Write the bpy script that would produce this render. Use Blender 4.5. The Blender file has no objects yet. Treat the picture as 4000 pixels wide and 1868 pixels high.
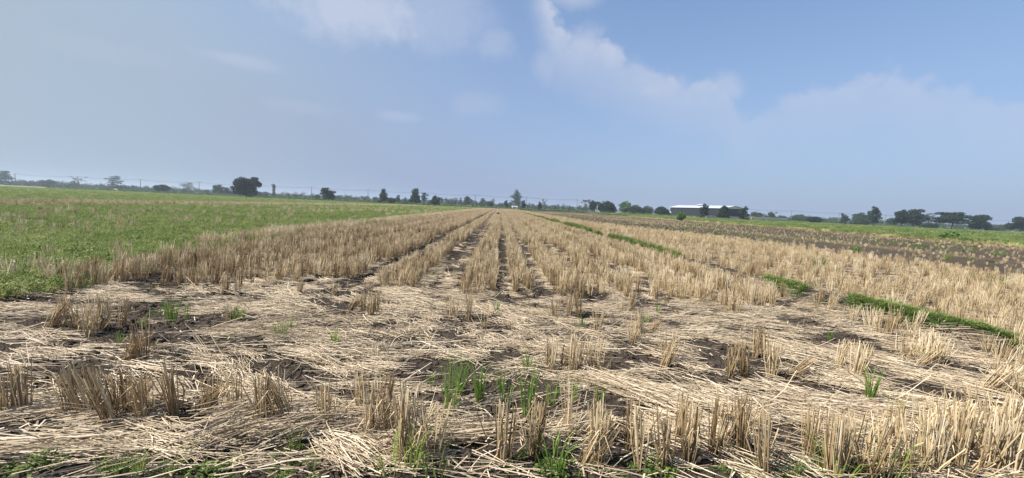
import bpy, math, random
import numpy as np
from mathutils import Vector, Matrix, Euler

R = math.radians
rng = np.random.default_rng(11)
random.seed(11)
SC = bpy.context.scene
COL = SC.collection

# ------------------------------------------------------------------ camera, sky, sun, exposure
FPX, CAM_H = 1550.0, 1.5                       # focal length in pixels of the 4000-wide photo
ROLL, PITCH, YAW = R(2.63), R(4.64), R(1.87)
F = Vector((math.sin(YAW) * math.cos(PITCH), math.cos(YAW) * math.cos(PITCH), -math.sin(PITCH)))
R0 = Vector((math.cos(YAW), -math.sin(YAW), 0))
U0 = R0.cross(F)
RX = R0 * math.cos(ROLL) + U0 * math.sin(ROLL)
UX = -R0 * math.sin(ROLL) + U0 * math.cos(ROLL)
CAM = Vector((0, 0, CAM_H))
cd = bpy.data.cameras.new('camera')
cd.sensor_width = 36
cd.lens = 36 * FPX / 4000
cd.clip_start, cd.clip_end = 0.05, 12000
co = bpy.data.objects.new('camera', cd)
COL.objects.link(co)
m = Matrix((RX, UX, -F)).transposed().to_4x4()
m.translation = CAM
co.matrix_world = m
SC.camera = co

def ray(px, py):
    return F + RX * ((px - 2000) / FPX) + UX * ((934 - py) / FPX)

def gpt(px, py, z=0.0):
    d = ray(px, py)
    t = (z - CAM_H) / d.z
    p = CAM + d * t
    return p.x, p.y

def hz(px):                                     # image height of the horizon
    return 715 + 0.046 * px

SUN_EL, SUN_AZ = R(50), R(-106)                  # azimuth from +Y towards +X
w = bpy.data.worlds.new('World')
SC.world = w
w.use_nodes = True
nt = w.node_tree
nt.nodes.clear()

class NT:
    """small node-building helper"""
    def __init__(s, tree): s.t = tree
    def n(s, kind, **kw):
        x = s.t.nodes.new(kind)
        for k, v in kw.items(): setattr(x, k, v)
        return x
    def link(s, a, b): s.t.links.new(a, b)
    def put(s, sock, v):
        if hasattr(v, 'is_linked') or hasattr(v, 'links'): s.t.links.new(v, sock)
        else: sock.default_value = v
    def math(s, op, a, b=None, c=None, clamp=False):
        x = s.n('ShaderNodeMath', operation=op, use_clamp=clamp)
        for i, v in enumerate((a, b, c)):
            if v is not None: s.put(x.inputs[i], v)
        return x.outputs[0]
    def sstep(s, v, lo, hi):
        x = s.n('ShaderNodeMapRange', interpolation_type='SMOOTHSTEP')
        s.put(x.inputs['Value'], v)
        s.put(x.inputs['From Min'], lo); s.put(x.inputs['From Max'], hi)
        x.inputs['To Min'].default_value = 0; x.inputs['To Max'].default_value = 1
        return x.outputs[0]
    def mix(s, f, a, b, mode='MIX'):
        x = s.n('ShaderNodeMix', data_type='RGBA', blend_type=mode)
        s.put(x.inputs[0], f)
        s.put(x.inputs[6], a if hasattr(a, 'links') else (*a, 1) if len(a) == 3 else a)
        s.put(x.inputs[7], b if hasattr(b, 'links') else (*b, 1) if len(b) == 3 else b)
        return x.outputs[2]
    def noise(s, vec, scale, detail=4, rough=.55, dist=0):
        x = s.n('ShaderNodeTexNoise')
        if vec is not None: s.link(vec, x.inputs['Vector'])
        x.inputs['Scale'].default_value = scale; x.inputs['Detail'].default_value = detail
        x.inputs['Roughness'].default_value = rough; x.inputs['Distortion'].default_value = dist
        return x.outputs['Fac']
    def ramp(s, f, pts, interp='LINEAR'):
        x = s.n('ShaderNodeValToRGB')
        s.link(f, x.inputs[0])
        e = x.color_ramp.elements
        x.color_ramp.interpolation = interp
        while len(e) < len(pts): e.new(.5)
        for el, (p, c) in zip(e, pts):
            el.position = p
            el.color = (*c, 1) if len(c) == 3 else c
        return x.outputs[0]

N = NT(nt)
sky = N.n('ShaderNodeTexSky', sky_type='NISHITA')
sky.sun_disc = False
sky.sun_elevation = SUN_EL
sky.sun_rotation = SUN_AZ
sky.altitude = 10
sky.air_density = 1.0
sky.dust_density = 1.2
sky.ozone_density = 2.0
tc = N.n('ShaderNodeTexCoord').outputs['Generated']
sep = N.n('ShaderNodeSeparateXYZ'); N.link(tc, sep.inputs[0])
az = N.math('ARCTAN2', sep.outputs[0], sep.outputs[1])
el = N.math('ARCSINE', sep.outputs[2])

def ae(px, py):
    d = ray(px, py).normalized()
    return math.atan2(d.x, d.y), math.asin(d.z)

big = N.noise(tc, 5.0, 7, .58)
fine = N.noise(tc, 16.0, 6, .6)
soft = N.noise(tc, 2.2, 3, .5)
wob = N.math('MULTIPLY', N.math('SUBTRACT', big, .5), .16)
wob2 = N.math('MULTIPLY', N.math('SUBTRACT', fine, .5), .09)
# cumulus bank: its upper outline as elevation against azimuth, hard above, melting into the haze below
prof = [(2040, -260), (2110, -120), (2180, 40), (2260, 90), (2400, 150), (2520, 190), (2620, 235), (2760, 250), (2850, 280), (2910, 345), (3060, 325),
        (3250, 295), (3420, 255), (3550, 258), (3640, 290), (3750, 280), (3860, 310), (3990, 312), (4300, 330)]
cv = N.n('ShaderNodeFloatCurve')
c0 = cv.mapping.curves[0]
A0, A1, E1 = ae(1900, 0)[0], ae(4300, 330)[0] + .4, .8
pts = []
for (px, py) in prof:
    a, e = ae(px, py)
    pts.append(((a - A0) / (A1 - A0), e / E1))
pts = [(0.0, pts[0][1])] + pts + [(1.0, .25)]
while len(c0.points) < len(pts): c0.points.new(.5, .5)
for p, q in zip(c0.points, pts): p.location = q
cv.mapping.update()
N.link(N.math('DIVIDE', N.math('SUBTRACT', az, A0), A1 - A0, clamp=True), cv.inputs['Value'])
top = N.math('MULTIPLY', cv.outputs[0], E1)
below = N.math('SUBTRACT', N.math('ADD', N.math('SUBTRACT', top, .024), N.math('ADD', N.math('MULTIPLY', wob, .7), N.math('MULTIPLY', wob2, 1.1))), el)
edge = N.sstep(below, -.004, .022)
fade = N.math('SUBTRACT', 1.0, N.sstep(below, .015, .17))
leftlim = N.sstep(N.math('ADD', az, N.math('ADD', N.math('MULTIPLY', wob, .9), N.math('MULTIPLY', wob2, .9))), ae(2060, 100)[0], ae(2190, 100)[0])
rightsoft = N.math('SUBTRACT', 1.0, N.math('MULTIPLY', N.sstep(az, ae(2800, 300)[0], ae(3100, 300)[0]), .42))
bank = N.math('MULTIPLY', N.math('MULTIPLY', edge, fade), N.math('MULTIPLY', leftlim, rightsoft))
puff = N.sstep(N.math('ADD', big, N.math('MULTIPLY', N.math('SUBTRACT', fine, .5), .5)), .36, .70)
bank = N.math('MULTIPLY', bank, N.math('ADD', N.math('MULTIPLY', puff, .5), .5))

def blob(px, py, wx, wy, power=1.0, k=1.0):
    a, e = ae(px, py)
    a2 = ae(px + wx, py)[0]; e2 = ae(px, py - wy)[1]
    da = N.math('DIVIDE', N.math('SUBTRACT', az, a), a2 - a)
    de = N.math('DIVIDE', N.math('SUBTRACT', el, e), e2 - e)
    r = N.math('SQRT', N.math('ADD', N.math('MULTIPLY', da, da), N.math('MULTIPLY', de, de)))
    r = N.math('ADD', r, N.math('MULTIPLY', N.math('ADD', wob, N.math('MULTIPLY', wob2, 1.5)), 11.0 * k))
    return N.math('MULTIPLY', N.math('SUBTRACT', 1.0, N.sstep(r, .25, 1.3)), power)

bl = [blob(1370, 20, 330, 150, .95), blob(1700, 40, 330, 180, .45), blob(1930, 160, 110, 90, .4, 1.3), blob(2230, -10, 160, 60, .6, .6), blob(2290, 180, 100, 90, .8, 1.0), blob(2560, 345, 110, 60, .75, 1.0), blob(2830, 340, 80, 60, .6, 1.2), blob(2140, 250, 60, 90, .45, .6), blob(930, 235, 150, 32, .42, .6),
      blob(420, 200, 300, 50, .14, .6), blob(1560, 455, 100, 26, .3, .6), blob(1860, 410, 110, 50, .26, 1.4), blob(1180, 420, 130, 30, .16, .6)]
acc = bank
for b in bl: acc = N.math('MAXIMUM', acc, b)
# thin scattered cloud elsewhere in the sky, high up and behind
elsewhere = N.math('MULTIPLY', N.sstep(N.noise(tc, 2.6, 8, .6), .52, .72), N.math('MULTIPLY', N.sstep(el, .42, .62), .6))
acc = N.math('MAXIMUM', acc, elsewhere)
# moist haze: paler towards the horizon and towards the sun's side
hzf = N.math('MULTIPLY', N.math('POWER', N.math('SUBTRACT', 1.0, N.math('MAXIMUM', N.math('MULTIPLY', el, 1.25), 0.0), clamp=True), 1.4), .9)
lft = N.math('MULTIPLY', N.math('SUBTRACT', 1.0, N.sstep(az, -1.1, .45)), .55)
veil = N.math('ADD', hzf, N.math('MULTIPLY', lft, N.math('ADD', .5, soft)), clamp=True)
SKYK = 0.071
cloudcol = (4.1, 4.55, 5.65)
hazecol = N.mix(N.sstep(az, -.95, .1), (3.0, 3.75, 4.6), (2.42, 3.02, 4.55))
skyc = N.mix(1.0, sky.outputs[0], (1.12, 1.30, 1.38), 'MULTIPLY')
c = N.mix(veil, skyc, hazecol)
c = N.mix(N.math('MULTIPLY', acc, .85), c, cloudcol)
bgn = N.n('ShaderNodeBackground'); N.link(c, bgn.inputs[0]); bgn.inputs[1].default_value = SKYK
wo = N.n('ShaderNodeOutputWorld'); N.link(bgn.outputs[0], wo.inputs[0])

sl = bpy.data.lights.new('sun', 'SUN')
sl.energy = 4.9
sl.angle = R(.6)
sl.color = (1.0, .94, .84)
so = bpy.data.objects.new('sun', sl)
COL.objects.link(so)
sdir = Vector((math.sin(SUN_AZ) * math.cos(SUN_EL), math.cos(SUN_AZ) * math.cos(SUN_EL), math.sin(SUN_EL)))
so.rotation_euler = (-sdir).to_track_quat('-Z', 'Y').to_euler()
so.location = (-20, 10, 30)
SC.view_settings.view_transform = 'Standard'
SC.view_settings.look = 'None'
SC.view_settings.exposure = 0.95
SC.view_settings.gamma = 1
SC.view_settings.use_curve_mapping = False
SC.render.engine = 'CYCLES'
SC.cycles.max_bounces = 6
SC.cycles.volume_bounces = 0
SC.cycles.transparent_max_bounces = 8

# ------------------------------------------------------------------ helpers
def hash2(i, j, s):
    h = (i.astype(np.int64) * 374761393 + j.astype(np.int64) * 668265263 + s * 1442695041) & 0x7fffffff
    h = ((h ^ (h >> 13)) * 1274126177) & 0x7fffffff
    return ((h ^ (h >> 16)) & 0xffff) / 65535.0

def vnoise(x, y, s=0):
    x = np.asarray(x, float); y = np.asarray(y, float)
    i = np.floor(x); j = np.floor(y)
    fx, fy = x - i, y - j
    fx = fx * fx * (3 - 2 * fx); fy = fy * fy * (3 - 2 * fy)
    a = hash2(i, j, s); b = hash2(i + 1, j, s); c_ = hash2(i, j + 1, s); d = hash2(i + 1, j + 1, s)
    return (a * (1 - fx) + b * fx) * (1 - fy) + (c_ * (1 - fx) + d * fx) * fy

def fbm(x, y, oct=4, s=0):
    t = 0; a = .5; k = 1.0
    for o in range(oct):
        t = t + a * vnoise(np.asarray(x) * k + 17.3 * o, np.asarray(y) * k - 9.1 * o, s + o); a *= .5; k *= 2.03
    return t / (1 - .5 ** oct)

def sm(a, b, x):
    t = np.clip((np.asarray(x, float) - a) / (b - a), 0, 1)
    return t * t * (3 - 2 * t)

def tag(o, label, cat, group=None, kind=None):
    o['label'] = label
    o['category'] = cat
    if group: o['group'] = group
    if kind: o['kind'] = kind
    return o

def mesh_np(name, V, Fc, mat, attrs=None, colors=None, smooth=False):
    """V (n,3); Fc a list of (m,k) int arrays."""
    me = bpy.data.meshes.new(name)
    V = np.asarray(V, np.float32)
    if not isinstance(Fc, list): Fc = [Fc]
    Fc = [np.asarray(f, np.int32) for f in Fc if len(f)]
    me.vertices.add(len(V)); me.vertices.foreach_set('co', V.ravel())
    loops = np.concatenate([f.ravel() for f in Fc])
    tot = np.concatenate([np.full(len(f), f.shape[1], np.int32) for f in Fc])
    st = np.concatenate([[0], np.cumsum(tot)[:-1]]).astype(np.int32)
    me.loops.add(len(loops)); me.loops.foreach_set('vertex_index', loops)
    me.polygons.add(len(tot)); me.polygons.foreach_set('loop_start', st); me.polygons.foreach_set('loop_total', tot)
    me.polygons.foreach_set('use_smooth', np.full(len(tot), bool(smooth)))
    for k, a in (attrs or {}).items():
        at = me.attributes.new(k, 'FLOAT', 'POINT'); at.data.foreach_set('value', np.asarray(a, np.float32))
    for k, a in (colors or {}).items():
        at = me.color_attributes.new(k, 'FLOAT_COLOR', 'POINT'); at.data.foreach_set('color', np.asarray(a, np.float32).ravel())
    me.update(); me.validate()
    if mat: me.materials.append(mat)
    return me

def link(name, me, parent=None, loc=None):
    o = bpy.data.objects.new(name, me)
    COL.objects.link(o)
    if parent: o.parent = parent
    if loc is not None: o.location = loc
    return o

class MB:
    """collects geometry for one mesh"""
    def __init__(s): s.v = []; s.f3 = []; s.f4 = []; s.t = []; s.n = 0
    def add(s, V, f3=None, f4=None, t=0.5):
        V = np.asarray(V, float)
        if f3 is not None and len(f3): s.f3.append(np.asarray(f3, int) + s.n)
        if f4 is not None and len(f4): s.f4.append(np.asarray(f4, int) + s.n)
        s.v.append(V); s.t.append(np.full(len(V), t) if np.isscalar(t) else np.asarray(t, float)); s.n += len(V)
    def tube(s, pts, rad, k=6, t=.5, cap=True):
        pts = [Vector(p) for p in pts]
        V = []
        for i, p in enumerate(pts):
            d = (pts[min(i + 1, len(pts) - 1)] - pts[max(i - 1, 0)]).normalized()
            a = d.orthogonal().normalized() if i == 0 else (a - d * a.dot(d)).normalized()
            b = d.cross(a)
            r = rad[i] if hasattr(rad, '__len__') else rad
            for q in range(k):
                th = 2 * math.pi * q / k
                V.append(p + (a * math.cos(th) + b * math.sin(th)) * r)
        f4 = [(i * k + q, i * k + (q + 1) % k, (i + 1) * k + (q + 1) % k, (i + 1) * k + q) for i in range(len(pts) - 1) for q in range(k)]
        f3 = []
        if cap:
            V.append(pts[-1]); e = len(V) - 1; o = (len(pts) - 1) * k
            f3 = [(o + q, o + (q + 1) % k, e) for q in range(k)]
        s.add([tuple(v) for v in V], f3, f4, t)
    def box(s, c0, c1, t=.5, M=None):
        x0, y0, z0 = c0; x1, y1, z1 = c1
        V = [(x0, y0, z0), (x1, y0, z0), (x1, y1, z0), (x0, y1, z0), (x0, y0, z1), (x1, y0, z1), (x1, y1, z1), (x0, y1, z1)]
        if M is not None: V = [tuple(M @ Vector(v)) for v in V]
        s.add(V, None, [(0, 3, 2, 1), (4, 5, 6, 7), (0, 1, 5, 4), (1, 2, 6, 5), (2, 3, 7, 6), (3, 0, 4, 7)], t)
    def mesh(s, name, mat, smooth=False):
        F_ = []
        if s.f3: F_.append(np.concatenate(s.f3))
        if s.f4: F_.append(np.concatenate(s.f4))
        return mesh_np(name, np.concatenate(s.v), F_, mat, {'tint': np.concatenate(s.t)}, smooth=smooth)

def stems(P0, P1, rad, bend=None, k=3, tip=.7):
    """many straight or once-bent prism stems at once; returns V, quads, per-vertex index of stem"""
    n = len(P0)
    P0 = np.asarray(P0, float); P1 = np.asarray(P1, float)
    mid = (P0 + P1) / 2 + (0 if bend is None else bend)
    d = P1 - P0; d /= np.linalg.norm(d, axis=1, keepdims=True) + 1e-9
    ref = np.where(np.abs(d[:, 2:3]) > .8, np.array([[1., 0, 0]]), np.array([[0, 0, 1.]]))
    a = np.cross(d, ref); a /= np.linalg.norm(a, axis=1, keepdims=True)
    b = np.cross(d, a)
    rad = np.asarray(rad, float).reshape(-1, 1)
    rings = []
    ph = rng.random(n).reshape(-1, 1) * 6
    for P, rr in ((P0, 1.0), (mid, .92), (P1, tip)):
        for q in range(k):
            th = 2 * math.pi * q / k + ph
            rings.append(P + (a * np.cos(th) + b * np.sin(th)) * rad * rr)
    V = np.stack(rings, 1).reshape(-1, 3)
    base = (np.arange(n) * 3 * k)[:, None]
    quads = []
    for r in range(2):
        for q in range(k):
            quads.append(np.concatenate([base + r * k + q, base + r * k + (q + 1) % k, base + (r + 1) * k + (q + 1) % k, base + (r + 1) * k + q], 1))
    return V, np.concatenate(quads), np.repeat(np.arange(n), 3 * k)

# ------------------------------------------------------------------ materials
def new_mat(name):
    m_ = bpy.data.materials.new(name)
    m_.use_nodes = True
    m_.node_tree.nodes.clear()
    T = NT(m_.node_tree)
    out = T.n('ShaderNodeOutputMaterial')
    bs = T.n('ShaderNodeBsdfPrincipled')
    T.link(bs.outputs[0], out.inputs[0])
    return m_, T, bs, out

def plant_mat(name, ramp, rough=.6, trans=.25, rnd=.35, spec=.25, zone=0.0):
    """colour from the per-piece 'tint' attribute shifted by a random value per plant"""
    m_, T, bs, out = new_mat(name)
    at = T.n('ShaderNodeAttribute', attribute_name='tint').outputs['Fac']
    oi = T.n('ShaderNodeObjectInfo').outputs['Random']
    v = T.math('ADD', at, T.math('MULTIPLY', T.math('SUBTRACT', oi, .5), rnd))
    if zone:
        pos = T.n('ShaderNodeNewGeometry').outputs['Position']
        v = T.math('ADD', v, T.math('MULTIPLY', T.math('SUBTRACT', T.noise(pos, .35, 3), .5), zone))
    v = T.math('ADD', v, 0.0, clamp=True)
    col = T.ramp(v, ramp)
    T.link(col, bs.inputs['Base Color'])
    bs.inputs['Roughness'].default_value = rough
    bs.inputs['Specular IOR Level'].default_value = spec
    if trans:
        tr = T.n('ShaderNodeBsdfTranslucent'); T.link(col, tr.inputs[0])
        mx = T.n('ShaderNodeMixShader'); mx.inputs[0].default_value = trans
        T.link(bs.outputs[0], mx.inputs[1]); T.link(tr.outputs[0], mx.inputs[2]); T.link(mx.outputs[0], out.inputs[0])
    return m_

def plain_mat(name, c_, rough=.6, metal=0, var=.25, scale=3.0, bump=0, spec=.4):
    m_, T, bs, out = new_mat(name)
    pos = T.n('ShaderNodeTexCoord').outputs['Object']
    nz = T.noise(pos, scale, 5)
    lo = tuple(x * (1 - var) for x in c_); hi = tuple(min(1, x * (1 + var)) for x in c_)
    T.link(T.ramp(nz, [(.3, lo), (.7, hi)]), bs.inputs['Base Color'])
    bs.inputs['Roughness'].default_value = rough; bs.inputs['Metallic'].default_value = metal
    bs.inputs['Specular IOR Level'].default_value = spec
    if bump:
        b = T.n('ShaderNodeBump'); b.inputs['Strength'].default_value = bump; b.inputs['Distance'].default_value = .02
        T.link(T.noise(pos, scale * 4, 6), b.inputs['Height']); T.link(b.outputs[0], bs.inputs['Normal'])
    return m_

STUB = plant_mat('stubble', [(0, (.14, .095, .05)), (.3, (.325, .23, .125)), (.55, (.49, .375, .22)), (.8, (.615, .50, .325)), (1, (.72, .63, .465))], .62, .22, .42, .25, .3)
LITTER = plant_mat('straw_litter', [(0, (.17, .125, .085)), (.25, (.32, .25, .17)), (.55, (.515, .415, .29)), (.8, (.61, .51, .375)), (1, (.68, .59, .46))], .6, .15, .2, .4, .35)
SHOOT = plant_mat('rice_shoot', [(0, (.07, .14, .02)), (.5, (.13, .24, .04)), (.8, (.24, .31, .07)), (1, (.45, .38, .17))], .5, .35, .3, .3)
WEED = plant_mat('weed', [(0, (.05, .10, .018)), (.5, (.155, .215, .05)), (.8, (.24, .29, .085)), (1, (.38, .37, .18))], .6, .35, .5, .25, .7)
GRASS = plant_mat('bund_grass', [(0, (.05, .10, .02)), (.5, (.11, .19, .04)), (1, (.22, .28, .08))], .6, .3, .4, .25, .3)
HAY = plant_mat('tall_grass', [(0, (.10, .15, .04)), (.4, (.17, .22, .065)), (.75, (.30, .31, .12)), (1, (.46, .41, .19))], .6, .3, .6, .2, .6)
LEAF = plant_mat('leaf_dark', [(0, (.010, .021, .012)), (.5, (.020, .038, .018)), (1, (.038, .062, .026))], .6, .18, .2, .2)
LEAFM = plant_mat('leaf_mid', [(0, (.018, .034, .016)), (.5, (.036, .060, .026)), (1, (.066, .098, .038))], .6, .2, .2, .2)
LEAFG = plant_mat('leaf_light', [(0, (.05, .10, .025)), (.5, (.085, .155, .04)), (1, (.14, .22, .06))], .6, .25, .2, .2)
BARK = plain_mat('bark', (.13, .105, .08), .9, var=.35, scale=4, bump=.6)
CONC = plain_mat('concrete', (.33, .325, .305), .85, var=.12, scale=1.5)
POLE = plain_mat('pole_concrete', (.10, .10, .10), .8, var=.1)
WHITE = plain_mat('white_sheet_roof', (.38, .41, .47), .6, var=.04, scale=.4)
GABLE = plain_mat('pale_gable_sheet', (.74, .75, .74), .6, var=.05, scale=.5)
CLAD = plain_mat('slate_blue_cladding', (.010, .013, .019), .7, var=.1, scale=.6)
DARKG = plain_mat('dark_opening', (.02, .022, .025), .7)
RUST = plain_mat('brown_tile_roof', (.16, .09, .06), .8)
WALLW = plain_mat('pale_plaster', (.60, .59, .56), .8, var=.08)
STEEL = plain_mat('wire', (.08, .08, .085), .5, metal=.3)
CAR = plain_mat('white_paint', (.78, .78, .78), .3, var=.02)

# ------------------------------------------------------------------ terrain
BANDS = [(-6.6, -5.95), (-5.3, -4.7), (-4.05, -3.55), (-3.12, -2.72), (-1.92, -1.45), (-.52, -.08), (.36, .56), (1.04, 1.44), (1.62, 1.9), (2.2, 2.7), (3.25, 3.75), (4.38, 4.9)]
TRACKS = [(-5.6, .16, .06), (-4.38, .16, .06), (-3.33, .1, .06), (-2.55, .14, .075), (-2.1, .12, .05), (-1.1, .14, .05), (-.72, .1, .05), (.07, .12, .05), (.22, .08, .04), (.78, .12, .07), (1.75, .1, .02), (2.98, .16, .06), (4.07, .17, .06)]
def bundx(y): return 5.4 + .7 * np.exp(-(np.asarray(y, float) - 4.5) / 6) + .1 * np.sin(np.asarray(y) * .5)
BARE_PX = [(300, 1425, 260, 42), (90, 1345, 120, 22), (140, 1180, 260, 28), (690, 1420, 170, 26), (1090, 1420, 150, 34), (1350, 1410, 90, 26), (1600, 1500, 210, 28), (1370, 1510, 110, 26), (1215, 1275, 45, 12),
           (1880, 1255, 170, 22), (2470, 1365, 230, 34), (2380, 1450, 120, 20), (2520, 1430, 130, 20), (2760, 1350, 140, 34), (2900, 1510, 200, 22), (2360, 1650, 230, 36), (2450, 1760, 110, 60), (2200, 1680, 120, 40),
           (2720, 1790, 160, 60), (3060, 1700, 140, 36), (3340, 1690, 100, 24), (3270, 1560, 90, 20), (1230, 1620, 110, 46), (270, 1740, 55, 18), (1790, 1645, 60, 18), (2120, 1730, 90, 50), (3030, 1400, 80, 14), (2960, 1200, 60, 12),
           (2380, 1290, 160, 14), (2650, 1300, 170, 12), (3150, 1290, 50, 10), (3190, 1305, 40, 9), (3400, 1345, 70, 12), (570, 1370, 90, 12), (460, 1290, 40, 10), (630, 1360, 40, 8), (1450, 1293, 40, 9), (1310, 1140, 70, 16), (2250, 1310, 90, 12),
           (2950, 1440, 90, 20), (3120, 1450, 120, 18), (2600, 1250, 60, 8), (1150, 1330, 60, 10), (640, 1195, 60, 10), (3560, 1575, 110, 18), (2640, 1480, 70, 16)]
BARE_PX += [(2400, 1640, 420, 70), (2700, 1790, 420, 90), (2180, 1750, 200, 90), (3080, 1720, 260, 60), (2950, 1560, 220, 30), (2430, 1410, 420, 90), (2800, 1400, 260, 50), (1250, 1640, 180, 70), (1950, 1700, 160, 50), (470, 1700, 160, 30), (900, 1690, 140, 30), (2980, 1300, 360, 22), (2550, 1270, 360, 22), (180, 1190, 420, 40), (560, 1420, 300, 30), (250, 1430, 330, 60), (1850, 1265, 320, 36)]
BARE = []
for bi_, (px, py, wx, wy) in enumerate(BARE_PX):
    if bi_ >= len(BARE_PX) - 17: wx, wy = wx * .72, wy * .75
    x0, y0 = gpt(px, py); xa, _ = gpt(px + wx / 2, py); _, ya = gpt(px, py - wy / 2); _, yb = gpt(px, py + wy / 2)
    BARE.append((x0, y0, abs(xa - x0), max(.5 * abs(ya - yb), .05)))

def bare(x, y):
    x = np.asarray(x, float); y = np.asarray(y, float)
    wx = x + .3 * (fbm(x * 3, y * 3, 3, 71) - .5) + .16 * (fbm(x * 11, y * 11, 2, 73) - .5); wy = y + .22 * (fbm(x * 3, y * 3, 3, 72) - .5)
    b = np.zeros_like(x)
    for (x0, y0, a, c_) in BARE:
        d = np.sqrt(((wx - x0) / a) ** 2 + ((wy - y0) / c_) ** 2)
        b = np.maximum(b, 1 - sm(.7, 1.15, d))
    n = fbm(x * 1.6, y * 2.6, 4, 5)
    b = np.maximum(b, sm(.60, .66, n))
    b = np.maximum(b, sm(.555, .61, fbm(x * 4.8, y * 8.5, 3, 6)))
    return b

def track(x):
    t = 0
    for (c_, s, d) in TRACKS: t = np.maximum(t, np.exp(-((np.asarray(x) - c_) / s) ** 2) * d)
    return t

def dark_edge(y):                               # left edge of the burnt / turned strip in the field on the right
    return np.interp(y, [4, 14, 20, 29, 34, 49, 120, 260], [15.6, 15.5, 15.2, 14.2, 12.2, 10.4, 9.2, 8.6])

def H(x, y):
    x = np.asarray(x, float); y = np.asarray(y, float)
    near = 1 - sm(9, 22, np.hypot(x, y - 2))
    h = .06 * (fbm(x * 2.1, y * 2.1, 3, 1) - .5) * (.35 + .65 * near)
    clod = fbm(x * 8, y * 8, 3, 2)
    h = h + near * (.13 * np.abs(clod - .5) + .03 * (fbm(x * 24, y * 24, 2, 3) - .5))
    h = h - track(x) * sm(5.5, 7.5, y) * (.6 + .4 * vnoise(x * 3, y * 1.3, 9))
    h = h + .22 * np.exp(-((x - bundx(y)) / .28) ** 2) * sm(3.6, 5, y)
    far = sm(30, 120, np.hypot(x, y))
    h = h * (1 - far) + far * .12 * (fbm(x * .02, y * .02, 3, 7) - .5)
    return h

def line_set(a, b, fine, grow, lim):
    xs = list(np.arange(a, b, fine)); s = fine
    x = xs[-1]
    while x < lim: s *= grow; x += s; xs.append(x)
    s = fine; x = xs[0]; left = []
    while x > -lim: s *= grow; x -= s; left.append(x)
    return np.array(left[::-1] + xs)

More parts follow.
